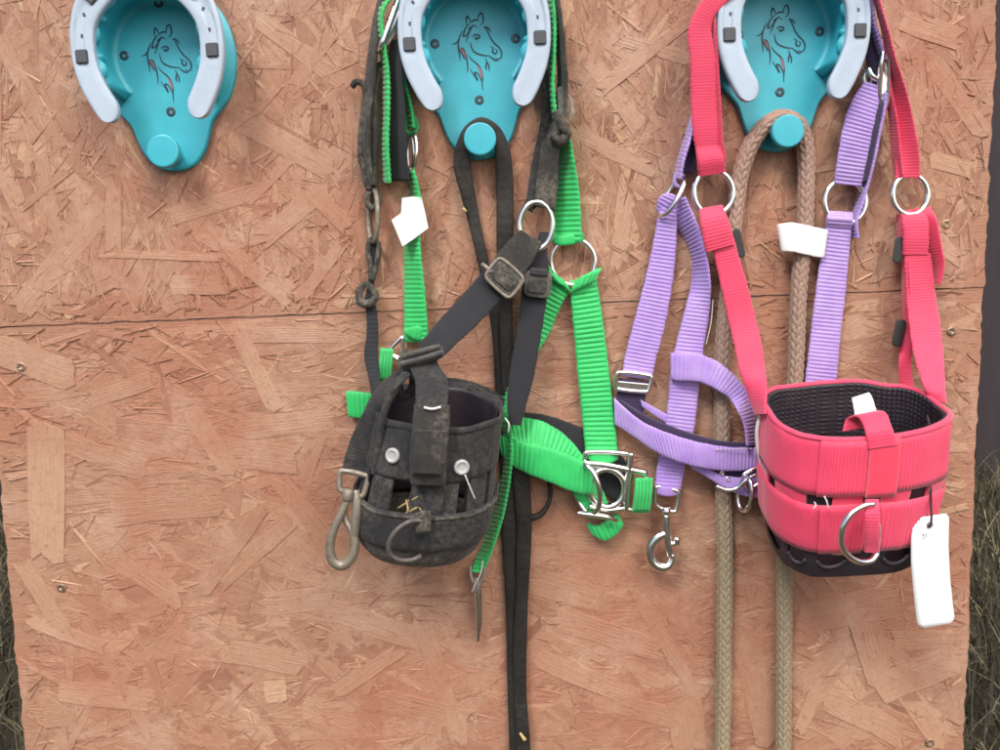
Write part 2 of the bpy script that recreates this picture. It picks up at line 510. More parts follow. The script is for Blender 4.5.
shed = thing('shed_wall', 'dark timber wall in shade far behind the board, seen as black strips at its edges', 'wall', (0, 2.25, 0))
for i in range(30):
    bm = bmesh.new(); x = -2.55 + i * .17
    box(bm, x + .003, x + .167, -.012 + rnd.uniform(-.004, .004), .012, 0, 2.3 + rnd.uniform(-.02, .02))
    bmesh.ops.bevel(bm, geom=list(bm.edges), offset=.002, segments=1, affect='EDGES')
    bm_obj('plank', bm, M['darkwood'], shed, smooth=False)
bm = bmesh.new()
for z in (.3, 1.1, 2.0): box(bm, -2.55, 2.55, .015, .06, z, z + .08)
bm_obj('rail', bm, M['darkwood'], shed, smooth=False)

# ------------------------------------------------------------------ the board
board = thing('chipboard_panel_wall', 'reddish brown stained strand board wall holding the three teal brackets and all the tack', 'board', (0, .012, .05))
def edge_x(side, z):
    """board edges are plumb; found from the photograph's two edge lines"""
    return XL if side < 0 else XR
XL = P(12.4, 620, 0).x; XR = P(983.5, 300, 0).x
seamL = P(0, 327, 0).z; seamR = P(983, 287, 0).z
def seam_z(x): return seamL + (seamR - seamL) * (x - XL) / (XR - XL)
ZT = Z0 + .62; ZB = .05
def panel(top):
    # jagged outline
    pts = []
    def jag(a, b, amp, nrm_, n):
        for i in range(n):
            t = i / n
            x = a[0] + (b[0] - a[0]) * t; z = a[1] + (b[1] - a[1]) * t
            d = amp * (noise.noise(Vector((x * 60, z * 60, 3.3 + top))) + .7 * noise.noise(Vector((x * 240, z * 240, 9))))
            pts.append((x + nrm_[0] * d, z + nrm_[1] * d))
    g = .0004 if top else -.0004
    sl_, sr_ = seam_z(XL) + g, seam_z(XR) + g
    if top:
        jag((XL, sl_), (XR, sr_), .0009, (0, 1), 360); jag((XR, sr_), (XR, ZT), .0022, (1, 0), 150)
        jag((XR, ZT), (XL, ZT), .001, (0, 1), 50); jag((XL, ZT), (XL, sl_), .0022, (1, 0), 150)
    else:
        jag((XL, ZB), (XR, ZB), .001, (0, 1), 50); jag((XR, ZB), (XR, sr_), .0022, (1, 0), 150)
        jag((XR, sr_), (XL, sl_), .0008, (0, 1), 260); jag((XL, sl_), (XL, ZB), .0022, (1, 0), 150)
    n = len(pts)
    yf = -.0002 if top else .0009
    V = [(x, yf, z) for x, z in pts] + [(x, .0118, z) for x, z in pts]
    Fc = [tuple(range(n)), tuple(range(2 * n - 1, n - 1, -1))]
    for i in range(n): j = (i + 1) % n; Fc.append((j, i, n + i, n + j))
    o = mesh_obj('panel', V, Fc, M['osb'], board, uv=[(v[0], v[2]) for v in V], smooth=False, attr=[.45] * len(V))
    o.data.materials.append(M['osbedge'])
    for p in o.data.polygons:
        if abs(p.normal.y) < .5: p.material_index = 1
    o['label'] = 'upper sheet of strand board above the seam' if top else 'lower sheet of strand board below the seam'
    return o
pan_t, pan_b = panel(1), panel(0)

def strand_geo(cx, cz, ln, wd, ang, h, tone, th=.9, tilt=None, rg=rnd):
    """jagged thin wood strand; returns verts, faces, uv, tone. h in units above the panel face"""
    ca, sa = math.cos(ang), math.sin(ang)
    top = []
    def e(): return rg.uniform(-.5, .5)
    L, W = ln / 2, wd / 2
    jl = min(ln * .12, 9); jw = wd * .09
    k1 = rg.choice((1, 2, 2, 3)); k2 = rg.choice((1, 2, 2, 3))
    top += [(-L + e() * jl, -W + e() * jw), (-L * .3, -W + e() * jw), (L * .35, -W + e() * jw), (L + e() * jl, -W + e() * jw)]
    for i in range(k1): top.append((L + e() * jl * 2, -W + wd * (i + 1) / (k1 + 1)))
    top += [(L + e() * jl, W + e() * jw), (L * .3, W + e() * jw), (-L * .35, W + e() * jw), (-L + e() * jl, W + e() * jw)]
    for i in range(k2): top.append((-L + e() * jl * 2, W - wd * (i + 1) / (k2 + 1)))
    t1, t2 = (rg.uniform(-.45, .45), rg.uniform(-.45, .45)) if tilt is None else tilt
    V, UV = [], []
    uo = rg.uniform(0, 50)
    for dz in (0, -th):
        for x, y in top:
            hh = h + t1 * x / L + t2 * y / W + dz
            V.append((cx + (x * ca - y * sa) * u, -hh * u, cz + (x * sa + y * ca) * u))
            UV.append((x * u + uo, y * u + uo * .7))
    n = len(top)
    Fc = [tuple(range(n))]
    for i in range(n):
        j = (i + 1) % n; Fc.append((j, i, n + i, n + j))
    return V, Fc, UV, [tone] * (2 * n)

def in_board(V, top):
    for x, y, z in V:
        if not (XL + .0005 < x < XR - .0005): return False
        s = seam_z(x)
        if top and not (s + .0010 < z < ZT - .001): return False
        if (not top) and not (ZB + .001 < z < s - .0009): return False
    return True

zlo = P(500, 770, 0).z - .01; zhi = P(500, -20, 0).z + .01
def rand_strand(top, lo, hi, wlo, whi, tone=None, big=False):
    for _ in range(30):
        x = rnd.uniform(XL, XR); s = seam_z(x)
        z = rnd.uniform(s, ZT if not big else zhi) if top else rnd.uniform(ZB if not big else zlo, s)
        ln = rnd.uniform(lo, hi); wd = rnd.uniform(wlo, whi)
        # the upper sheet's strands run mostly upright, the lower sheet's mostly across
        a = rnd.gauss(R(90), R(34)) if top else rnd.gauss(R(0), R(30))
        if rnd.random() < .22: a = rnd.uniform(0, math.pi)
        tn = min(1, max(0, rnd.gauss(.5, .25))) if tone is None else tone
        g = strand_geo(x, z, ln, wd, a, 0, tn)
        if in_board(g[0], top): return x, z, ln, wd, a, tn
    return None

# ground layer of strands: joined, too many to pick apart
def layer(parent, top, spec):
    V, Fc, UV, TN = [], [], [], []
    for n, lo, hi, wlo, whi, h0, h1, tlo, thi in spec:
        for _ in range(n):
            r_ = rand_strand(top, lo, hi, wlo, whi)
            if not r_: continue
            x, z, ln, wd, a, tn = r_
            tn = tlo + (thi - tlo) * tn
            hb = (0 if top else -1.0)
            v, f, uv, t_ = strand_geo(x, z, ln, wd, a, hb + rnd.uniform(h0, h1), tn)
            if not in_board(v, top): continue
            b_ = len(V); V += v; UV += uv; TN += t_
            Fc += [tuple(b_ + i for i in q) for q in f]
    o = mesh_obj('small_strands', V, Fc, M['osb'], parent, uv=UV, smooth=False, attr=TN)
    o['kind'] = 'stuff'
    return o
layer(pan_t, 1, [(900, 50, 150, 12, 34, .3, .9, .15, .85), (2700, 18, 70, 2, 9, .5, 1.3, .05, .95), (4200, 8, 34, .7, 2.0, .7, 1.5, .05, .95)])
layer(pan_b, 0, [(1200, 50, 170, 12, 36, .3, .9, .2, .85), (2600, 18, 80, 2, 8, .4, 1.0, .1, .9), (4000, 8, 36, .7, 2.0, .6, 1.3, .1, .9)])

# the large strands that stand out in the photograph, from (x0,y0)-(x1,y1), width, tone
BIG = [(20,312,106,204,24,.62),(114,182,114,250,15,.70),(157,190,160,318,28,.52),(100,253,222,257,9,.66),(168,218,268,187,16,.62),
 (203,232,290,300,16,.72),(262,240,325,190,18,.6),(300,300,345,240,12,.6),(310,190,350,230,16,.55),(152,322,154,435,20,.78),
 (170,285,225,285,18,.66),(240,335,275,408,16,.72),(45,430,48,560,36,.74),(110,510,215,500,34,.44),(160,330,290,345,26,.60),
 (0,350,70,375,30,.62),(240,335,350,335,16,.60),(205,590,262,510,13,.30),(215,585,290,520,20,.42),(85,620,150,735,12,.52),
 (265,605,330,598,26,.64),(265,693,285,690,24,.8),(150,660,165,710,10,.36),(225,650,300,664,26,.58),(280,480,345,560,20,.5),
 (70,660,75,720,9,.55),(120,560,180,600,22,.66),(20,560,70,640,18,.66),(30,620,110,650,16,.74),(60,690,150,700,26,.72),
 (0,40,60,150,16,.55),(40,150,60,250,14,.6),(70,170,20,210,8,.4),(240,120,330,170,22,.55),(260,20,340,80,18,.6),
 (290,90,335,30,13,.5),(250,200,300,150,10,.62),(600,90,700,10,14,.45),(590,60,640,130,16,.6),(620,40,690,60,12,.7),
 (570,130,650,170,14,.66),(900,20,960,40,20,.75),(930,60,980,130,18,.7),(930,160,970,170,16,.78),(940,290,975,350,18,.8),
 (905,220,960,260,14,.62),(620,560,700,640,16,.42),(640,600,700,700,14,.62),(560,620,660,650,24,.6),(540,660,640,700,20,.66),
 (530,580,600,600,26,.52),(560,540,660,545,22,.5),(685,700,690,750,36,.60),(600,700,680,720,22,.62),(745,640,770,740,30,.5),
 (800,620,900,600,34,.62),(795,690,850,640,20,.5),(860,610,880,680,30,.72),(830,700,900,735,26,.68),(880,690,950,660,34,.72),
 (890,640,950,640,20,.78),(800,730,820,680,14,.7),(420,620,460,740,20,.6),(330,610,420,640,24,.62),(340,690,400,650,16,.6),
 (380,700,470,720,24,.56),(210,450,300,460,30,.62),(190,410,230,470,20,.68),(60,440,140,470,22,.6),(90,400,150,380,18,.64),
 (240,430,330,420,22,.55),(958,421,979,417,8,1.0),(938,513,968,506,6,1.0),(925,298,950,292,5,1.0),(868,600,900,560,5,.95),(130,250,160,330,16,.58)]
cnt = 0
for (x0, y0, x1, y1, wd, tn) in BIG:
    a, b_ = P(x0, y0), P(x1, y1)
    c = (a + b_) / 2; ln = (b_ - a).length / u; ang = math.atan2(b_.z - a.z, b_.x - a.x)
    top = c.z > seam_z(c.x)
    v, f, uv, t_ = strand_geo(c.x, c.z, ln, wd, ang, (0 if top else -1) + rnd.uniform(1.4, 1.75), min(1, tn + .08), th=1.6, tilt=(rnd.uniform(-.2, .2), rnd.uniform(-.35, .35)))
    if in_board(v, top):
        mesh_obj('strand', v, f, M['osb'], pan_t if top else pan_b, uv=uv, smooth=False, attr=t_); cnt += 1
for k in range(900):
    if cnt >= 290: break
    top = rnd.random() < .45
    r_ = rand_strand(top, 55, 150, 11, 34, big=True)
    if not r_: continue
    x, z, ln, wd, a, tn = r_
    v, f, uv, t_ = strand_geo(x, z, ln, wd, a, (0 if top else -1) + rnd.uniform(.6, 1.0), .12 + tn * .76, th=1.2)
    if in_board(v, top):
        mesh_obj('strand', v, f, M['osb'], pan_t if top else pan_b, uv=uv, smooth=False, attr=t_); cnt += 1

# posts behind, screws in front
for x in (XL + .035, XR - .035):
    bm = bmesh.new(); box(bm, x - .03, x + .03, .0145 - .012, .0745 - .012, -.15, ZT - Z0 + Z0 - .05 - .06)
    bmesh.ops.bevel(bm, geom=list(bm.edges), offset=.003, segments=2, affect='EDGES')
    bm_obj('post', bm, M['post'], board, smooth=False)

def screw_head(name, M3, r, mat, parent, local=False):
    """countersunk cross-head; M3: 4x4 placing local z outwards"""
    bm = bmesh.new()
    prof = [(0, .1), (.5, .12), (.85, .1), (1.0, 0), (1.0, -.35)]
    n = 24; rings = []
    for j, (rr, zz) in enumerate(prof[1:]):
        ring_ = []
        for i in range(n):
            a = 2 * math.pi * i / n
            k = min(abs((i % 6) - 0), 6 - (i % 6))
            z = zz
            if rr <= .5 and (i % 6 == 0): z = zz - .35
            ring_.append(bm.verts.new((rr * r * math.cos(a), rr * r * math.sin(a), z * r)))
        rings.append(ring_)
    c = bm.verts.new((0, 0, -.25 * r))
    for i in range(n):
        bm.faces.new((c, rings[0][i], rings[0][(i + 1) % n]))
        for j in range(len(rings) - 1):
            bm.faces.new((rings[j][i], rings[j+1][i], rings[j+1][(i+1) % n], rings[j][(i+1) % n]))
    bm.transform(M3)
    return bm_obj(name, bm, mat, parent, smooth=False)
def board_screw(x, y, r, mat=None):
    p = P(x, y, 1.2) - ORG[board.name]
    m3 = Matrix.Translation(p) @ Matrix.Rotation(R(90), 4, 'X') @ Matrix.Rotation(rnd.uniform(0, 1.5), 4, 'Z')
    screw_head('screw', m3, r * u, mat or M['brass'], board)
for x, y in ((947, 224), (952, 331), (61, 588), (930, 743), (21, 367)): board_screw(x, y, 4.6)

# ------------------------------------------------------------------ horseshoe brackets (local frame: x right, z up, -y outwards, units u)
BK = .955
def L3(x, z, h):
    if h > 33: h = 33 + (h - 33) * .35 if h < 44 else h - 7.15
    return Vector((x * u * BK, -h * u * BK, z * u * BK))
BR = 'teal brackets with white horseshoes on the board'
def make_bracket():
    root = thing('horseshoe_bracket', 'empty teal bracket with a white horseshoe, nothing hung on it, leftmost on the board', 'tack hook', (0, 0, 0), BR)
    # back plate
    half = [(0, 72), (20, 69), (38, 61), (54, 46), (64, 28), (70, 0), (67, -26), (59, -45), (49, -57), (41, -67), (36.5, -80), (31, -94), (19, -108), (0, -113)]
    cl = cat(half + [(-x, z) for x, z in half[-2:0:-1]], 4, closed=True)
    bm = bmesh.new()
    loops = []
    for sc, h in ((1, 0), (1, 3.2), (.988, 4.6), (.97, 5.2)):
        cen = np.array([0, -15.0])
        loops.append([bm.verts.new(L3(*(cen + (p - cen) * sc), h)) for p in cl])
    n = len(cl)
    for a, b_ in zip(loops, loops[1:]):
        for i in range(n): bm.faces.new((a[i], b_[i], b_[(i+1) % n], a[(i+1) % n]))
    bm.faces.new(loops[-1]); bm.faces.new(list(reversed(loops[0])))
    bmesh.ops.recalc_face_normals(bm, faces=bm.faces)
    for f in bm.faces: f.smooth = False
    plate = bm_obj('back_plate', bm, M['teal'], root, smooth=False)
    # concave drum: spool wall between plate and horseshoe, open at the bottom
    V, Fc = [], []
    prof = [(70, 4.8), (66, 6.5), (60, 11), (56, 18), (54.5, 27), (56, 36), (59, 43), (60.5, 45.5), (57, 45.6), (54, 42), (51.5, 35), (50.5, 25), (51, 16), (51.6, 10), (50.6, 7), (49, 5.6), (46, 5.15)]
    na = 150; a0, a1 = R(-44), R(224)
    for i in range(na + 1):
        a = a0 + (a1 - a0) * i / na
        for r_, h in prof:
            lobe = 5.0 * max(0, math.cos(a * 9 + R(90))) ** 3 * max(0, min(1, (h - 22) / 20))
            inner = r_ < 55 and h > 5.1
            rr = r_ + (-lobe * 1.5 if (r_ < 57.5 and h > 20 and prof.index((r_, h)) > 7) else lobe)
            endf = min(1, (min(i, na - i)) / 12)
            rr = rr
            hh = h if h < 6 else 6 + (h - 6) * (math.sqrt(1 - (1 - endf) ** 2) if endf < 1 else 1)
            V.append(L3(rr * math.cos(a), rr * math.sin(a) * 1.02, hh))
    k = len(prof)
    for i in range(na):
        for j in range(k - 1):
            a = i * k + j; Fc.append((a, a + 1, a + k + 1, a + k))
    mesh_obj('drum', V, Fc, M['teal'], root, local=True)
    # bosses carrying the horseshoe
    bm = bmesh.new()
    for ad in (-22, 12, 50, 90, 130, 168, 202):
        a = R(ad); cx, cz = 58 * math.cos(a), 58.5 * math.sin(a)
        prev = None
        for r_, h in ((1, 24), (4.5, 26), (7.5, 30), (9.6, 35), (10.8, 41), (11, 46), (0.5, 46.1)):
            cur = [bm.verts.new(L3(cx + r_ * math.cos(R(q * 20)), cz + r_ * math.sin(R(q * 20)), h)) for q in range(18)]
            if prev:
                for q in range(18): bm.faces.new((prev[q], cur[q], cur[(q+1) % 18], prev[(q+1) % 18]))
            prev = cur
    bmesh.ops.recalc_face_normals(bm, faces=bm.faces)
    bm_obj('boss', bm, M['teal'], root)
    # knob
    V, Fc = [], []
    prof = [(9.5, 4.5), (8.6, 8), (8.4, 20), (9.2, 22.5), (14.2, 23.2), (15.4, 24.2), (15.7, 26), (15.7, 30.2), (15.2, 31.2), (14.2, 31.6), (7, 31.8), (.2, 31.8)]
    n = 40
    for r_, h in prof:
        for q in range(n): V.append(L3(r_ * math.cos(2*math.pi*q/n), -98 + r_ * math.sin(2*math.pi*q/n), h))
    for j in range(len(prof) - 1):
        for q in range(n): a = j * n + q; b_ = j * n + (q+1) % n; Fc.append((a, b_, b_ + n, a + n))
    kb = mesh_obj('knob', V, Fc, M['teal'], root, local=True, smooth=False)
    for p in kb.data.polygons: p.use_smooth = abs(p.normal.y) < .8
    # horseshoe: swept web with a fullered groove
    pairs = [((-46,-71.5),(-42,-72)),((-50.5,-69),(-36.5,-70)),((-55,-62.5),(-33.5,-64)),((-59.5,-54),(-33.8,-55)),((-64.5,-43),(-38,-46.5)),((-68.8,-30),(-43.5,-35)),
             ((-71.4,-16),(-48.3,-21)),((-72,0),(-50,-3)),((-70.6,17),(-48,14)),((-65,36),(-40,28)),((-54.5,53),(-29,39)),((-36,66.5),(-15,45.5)),((0,73),(0,48))]
    full = pairs + [((-o[0], o[1]), (-i[0], i[1])) for o, i in pairs[-2::-1]]
    c = cat([o + i for o, i in full], 8)
    cs = [(0, 46), (0, 50.6), (.035, 51.6), (.08, 52), (.17, 52), (.27, 'g'), (.55, 'g'), (.65, 52), (.92, 52), (.965, 51.6), (1, 50.6), (1, 46)]
    V, Fc = [], []; nn = len(c)
    for i, q in enumerate(c):
        o, i_ = q[:2], q[2:]
        t = min(i, nn - 1 - i) / (nn / 2)
        gd = 1.5 * max(0, min(1, (t - .46) / .10))
        if t > .90: gd *= max(0, (1 - t) / .10)
        for f, h in cs:
            p = o + (i_ - o) * f
            V.append(L3(p[0], p[1], 52 - gd if h == 'g' else h))
    k = len(cs)
    for i in range(nn - 1):
        for j in range(k):
            j2 = (j + 1) % k; a = i * k; Fc.append((a + j, a + k + j, a + k + j2, a + j2))
    Fc.append(tuple(range(k))); Fc.append(tuple((nn-1)*k + k - 1 - j for j in range(k)))
    hs = mesh_obj('horseshoe', V, Fc, M['white'], root, local=True, smooth=True)
    md = hs.modifiers.new('split', 'EDGE_SPLIT'); md.split_angle = R(32)
    # studs and nail holes
    def hole(x, z, ang, s=1):
        bm = bmesh.new()
        bmesh.ops.create_cube(bm, size=1, matrix=Matrix.Translation(L3(x, z, 50.1)) @ Matrix.Rotation(R(-ang), 4, 'Y') @ Matrix.Diagonal((2.4*u*s, 1.4*u, 3.2*u*s, 1)))
        bm_obj('nail_hole', bm, M['stud'], hs, smooth=False)
    for sx in (-1, 1):
        for (x, z, ang) in ((60, 8, 6), (56, 27, 26)): hole(sx * x, z, -sx * ang)
        for (x, z, ang) in ((61.5, -11, 0), (47, 43, 42)):
            bm = bmesh.new()
            bmesh.ops.create_cube(bm, size=1, matrix=Matrix.Translation(L3(sx * x, z, 51.8)) @ Matrix.Rotation(R(sx * ang), 4, 'Y') @ Matrix.Diagonal((11.2*u, 3.4*u, 12.2*u, 1)))
            bmesh.ops.bevel(bm, geom=list(bm.edges), offset=.9*u, segments=2, affect='EDGES')
            bm_obj('stud', bm, M['stud'], hs, smooth=False)
    for x, z in ((-40, 1), (40, 2), (1, -55), (-1, 49)):
        m3 = Matrix.Translation(L3(x, z, 5.5)) @ Matrix.Rotation(R(90), 4, 'X') @ Matrix.Rotation(rnd.uniform(0, 1.5), 4, 'Z')
        screw_head('screw', m3, 4.4 * u, M['screw'], root)
    # line drawing of a horse's head, scratched into the plate (zoomed tracing)
    def T(x, y): return L3((x - 590) * .148 + 2.5, -12.0 - (y - 370) * .148, 5.5)
    strokes = [
     [(520,172),(520,140),(527,117),(538,128),(550,158)], [(548,158),(565,148),(583,143),(600,150)],
     [(598,152),(603,118),(622,100),(634,128),(630,162),(612,178)], [(590,192),(568,176),(548,196),(530,235),(510,282)],
     [(562,182),(545,190),(530,205)], [(545,160),(522,180),(503,210),(497,243),(520,232),(528,212)],
     [(635,188),(660,198),(680,222)], [(640,192),(660,222),(676,262),(700,298),(736,335),(746,368),(740,392),(722,402),(700,392)],
     [(662,378),(682,396),(706,410),(722,408)], [(672,318),(690,330),(684,352),(702,366),(716,350),(704,334)],
     [(540,284),(546,318),(562,346),(600,366),(640,376),(668,376)], [(553,250),(572,238),(602,246),(596,262),(570,252)],
     [(570,262),(590,266)], [(490,208),(476,236),(464,262),(446,284),(418,292)], [(466,262),(458,296),(462,340),(465,398)],
     [(468,318),(488,322),(500,352),(510,400),(514,440),(510,476)], [(468,330),(480,352),(496,392)], [(520,364),(545,398),(575,424),(596,452),(608,510),(605,560),(606,600)],
     [(532,458),(545,486),(562,508),(575,532),(562,496),(558,480),(575,484),(590,510),(602,540)],
     [(636,392),(646,420),(656,446),(655,476)], [(640,420),(636,446),(638,470)], [(604,486),(598,520)]]
    def draw(name, sts, wmax, mat):
        V, Fc = [], []
        for st in sts:
            c = cat(st, 6); tg = nrm(np.gradient(c, axis=0)); n = len(c)
            for i in range(n):
                w_ = wmax * (.35 + .65 * math.sin(math.pi * (i + .5) / n))
                nx, ny = -tg[i][1], tg[i][0]
                b_ = len(V)
                V.extend([T(c[i][0] + nx * w_, c[i][1] + ny * w_) , T(c[i][0] - nx * w_, c[i][1] - ny * w_)])
                V[-1] = V[-1]; 
                if i: Fc.append((b_ - 2, b_ - 1, b_ + 1, b_))
        return mesh_obj(name, V, Fc, mat, plate, local=True, smooth=False)
    draw('horse_emblem', strokes, 5.6, M['ink'])
    redst = [[(472,322),(486,340),(500,378)], [(580,440),(596,466),(602,500),(600,520)], [(655,205),(672,240)]]
    for rs in redst[:2]:
        v = draw('emblem_accent', [rs], 8.0, M['inkred']); v.location.y = -.15 * u
    return root

def copy_tree(o, parent=None):
    c = o.copy(); COL.objects.link(c)
    if parent: c.parent = parent
    for ch in list(o.children): copy_tree(ch, c)
    return c
b1 = make_bracket()
def place_bracket(o, kx, ky, tilt):
    k = P(kx, ky, 31.5 * BK)
    t = R(tilt)
    o.rotation_euler = (0, -t, 0)
    off = Matrix.Rotation(-t, 3, 'Y') @ Vector((0, 0, -98 * u * BK))
    o.location = (k.x - off.x, -1.2 * u, k.z - off.z)
b2 = copy_tree(b1); b3 = copy_tree(b1)
b2['label'] = 'middle teal bracket with a white horseshoe, black leather lead looped over its knob'
b3['label'] = 'right teal bracket with a white horseshoe, brown braided rope looped over its knob'
place_bracket(b1, 163, 151, 1.6); place_bracket(b2, 480, 139, 1.6); place_bracket(b3, 788, 131, .5)
# ------------------------------------------------------------------ green halter (behind everything else on the second bracket)
def snap_hook(parent, mat, x, y, h, L, rot=0, eye=True, rusty=False, mirror=1):
    """swivel bolt snap hanging down from (x, y); L: length"""
    def q(a, b, c=0):
        ca, sa = math.cos(R(rot)), math.sin(R(rot))
        a *= mirror
        return (x + (a * ca - b * sa) * L, y + (a * sa + b * ca) * L, h + c * L)
    root = tube('swivel', [q(0, -.02), q(0, .06), q(0, .12)], [5.0 * L / 75, 6.5 * L / 75, 4.2 * L / 75], mat, parent, n=14, step=1)
    tube('snap_shank', [q(0, .11), q(.01, .25), q(.035, .50)], [4.4*L/75, 5.4*L/75, 5.6*L/75], mat, root, n=12, step=1.5)
    tube('snap_hook', [q(.0, .42), q(-.10, .47), q(-.21, .60), q(-.245, .75), q(-.19, .91), q(-.06, .985), q(.07, .955), q(.13, .85), q(.125, .76)],
         [5*L/75, 6*L/75, 6*L/75, 6*L/75, 6.4*L/75, 6.6*L/75, 5.6*L/75, 4.6*L/75, 4*L/75], mat, root, n=12, step=1.2)
    tube('snap_gate', [q(.035, .48), q(.06, .62), q(.095, .80)], [5.2*L/75, 5*L/75, 4.2*L/75], mat, root, n=12, step=1.2)
    tube('gate_thumb', [q(.07, .60), q(.17, .57), q(.20, .50, .01), q(.22, .60)], [4.4*L/75, 3.4*L/75, 3.6*L/75, 2.6*L/75], mat, root, n=10, step=1)
    return root

G = M['green']
gh = thing('halter', 'bright green webbing halter hanging behind the worn black muzzle on the middle bracket', 'halter', P(480, 30, 10))
W = 34
ribbon('crown_strap', [(397,-30,26,8,1,0),(391,-6,30,4.5,1,5),(382,8,30,4.5,1,10),(379.5,26,28,4.5,1,8),(382,46,26,5,1,4),(386,70,24,5,1,0),(386.5,110,23,5,1,0),(385.5,150,20,5,1,0),(387,183,16,6,1,0)], 26, G, gh, rib=4.6, amp=1.2, wob=.3)
ribbon('strap_lining', [(395,40,22,9,1,0),(396,60,24,12,1,0),(397,100,23,15,1,0),(397.5,140,21,17,1,0),(399,181,15,19,1,0)], 24, M['neo'], gh, rib=0, amp=0, th=3.5)
ribbon('crown_strap', [(398,52,20,4,1,0),(401,75,17,5,1,-6),(405,95,15,7,1,-8),(409,113,13,7,1,-4),(411,128,12,6,1,0)], 24, G, gh, rib=4.6, amp=1.2)
tube('crown_loop', [(408,114,10),(415,120,11),(416,130,11),(411,134,12),(406,130,11),(407,118,10)], 2.4, G, gh, closed=True, fn=lambda s,t: 1+.16*np.sin(s*2.2+t))
ring('link_ring', 412, 152, 12, 4.5, 20, 1.9, M['chrome'], gh, rot=3, dh=9)
ring('link_ring', 410, 151, 8, 3.5, 17, 1.4, M['chrome'], gh, rot=-2, dh=6)
# crown buckle seen edge-on
bk = frame('buckle', [(400,-6,34),(381,46,40),(379,54,24),(398,2,18)], 2.4, M['chrome'], gh, rad=6)
slab('buckle_plate', [(399,-8),(403,-8),(402,10),(397,30),(389,44),(381,50),(379,46),(386,28),(394,8)], 26, 28.5, M['chrome'], gh, bev=.6)
tube('buckle_tongue', [(402,0,30),(395,22,34),(383,47,32)], [1.4,1.6,1.2], M['chrome'], gh)
# cheek strap, viewer's left
ribbon('cheek_strap', [(410,170,11,7,1,0),(414,185,10,8,1,0),(417,205,9,9,1,0),(414,225,9,12,1,0),(412.5,244,9,15,1,0),(414,287,9,20,1,0),(416,320,9,23,1,0),(416,342,9,24,1,0)], 26, G, gh, rib=4.6, amp=1.2)
ribbon('strap_fold', [(404,331,11.5,4,0,90),(416,333,13,14,0,90),(428,334,11.5,14,0,90)], 16, G, gh, rib=4.6, amp=1.2)
frame('square_fitting', [(403,336,12),(401,362,12),(388,352,13)], 2.0, M['chrome'], gh, rad=2)
frame('square_fitting', [(386,352,12),(384,382,14),(416,388,14),(420,372,12),(404,360,12)], 1.9, M['chrome'], gh, rad=3)
ribbon('fitting_loop', [(387,349,13,13,0),(385,365,16,13,0),(384,381,13,12,0)], 14, G, gh, rib=0, amp=0, th=4)
for k in range(4): tube('fold_rib', [(383-2+k*3.1+2,350,16.6),(381-1.6+k*3.1+2,365,19.2),(380-1.6+k*3.1+2,379,16)], 1.5, G, gh, n=8)
ribbon('nose_strap_fold', [(398,390,13,18,0,55),(407,392,14,20,0,60),(418,396,13,18,0,70)], 20, G, gh, rib=4.2, amp=.9)
ribbon('nose_strap', [(347,404,6,26,0,84),(358,405,7,27,0,86),(372,407,7,27,0,88),(400,412,5,27,0,88),(450,422,4,27,0,88),(500,436,5,27,0,88)], 28, G, gh, rib=4.8, amp=1.3)
# small white care label folded round the left cheek strap
slab('care_label', [(402,198),(412,196.5),(421.5,197.5),(425,212),(428.5,228),(415,238),(402.5,246.5),(397,233),(391.5,220),(401,213)], 23, 23.8, M['tag'], gh, bev=.2, warp=lambda x, y: -abs(x-408)*.16)
# right side: crown, ring, cheek strap
ribbon('crown_strap', [(546,-30,24,4,1,0),(551,0,24,5,1,0),(552.5,50,23,5,1,0),(551.5,95,20,5,1,0),(557,125,16,6,1,-6),(563,135,13,9,1,-8),(566,160,11,15,1,-6),(567.5,190,10,23,1,-3),(567.5,222,10,27.5,1,-2),(567.5,243,10,29,1,-2)], 32, G, gh, rib=4.9, amp=1.3)
ribbon('strap_fold', [(552.5,239,12,8,0,90),(560,240.5,14,10,0,90),(568,240,14.5,11,0,90),(576,238.5,14,10,0,90),(583,237,12,8,0,90)], 12, G, gh, rib=0, amp=0, th=3.5)
ring('halter_ring', 573, 262, 10, 22, 23, 2.7, M['chrome'], gh)
ribbon('ring_loop', [(549,270,12,15,0,52),(557,279,14,17,0,50),(567,287,12,16,0,62)], 18, G, gh, rib=4.6, amp=.9, th=4)
ribbon('ring_loop', [(573,287,12,14,0,112),(583,281,15,17,0,118),(597,275,12,17,0,122)], 18, G, gh, rib=4.6, amp=.9, th=4)
ribbon('cheek_strap', [(583,279,9,27,0,-8),(586,305,9,29,0,-9),(589.5,335,9,30.5,0,-7),(593,370,9,31.5,0,-5),(597,405,10,32,0,-3),(600,435,11,32.5,0,0),(602,457,13,32.5,0,0)], 33, G, gh, rib=4.9, amp=1.3)
ribbon('fitting_fold', [(587,454,14,7,0,90),(594,457,17,10,0,90),(602,458.5,17,11,0,90),(610,458,17,10,0,90),(617,456,14,7,0,90)], 12, G, gh, rib=0, amp=0, th=4.5)
ribbon('throat_strap', [(560,284,7,24,0,35),(549,300,7,27,0,28),(537,328,7,27,0,24),(524,352,7,24,1,22),(510,385,8,18,1,10),(503,410,9,12,1,10),(507,440,12,10,1,10),(505,475,12,10,1,12),(500,508,11,10,1,14),(488,545,8,12,1,14),(477,572,9,13,0,6)], 29, G, gh, rib=4.7, amp=1.3)
ribbon('nose_strap', [(508,428,10,22,1,72),(520,432,16,30,1,80),(538,437,22,33,1,98),(558,449,22,32,1,112),(574,468,19,30,0,128),(588,492,16,28,0,140),(594,502,14,26,0,150),(599,513,12,24,0,152)], 34, G, gh, rib=4.9, amp=1.3)
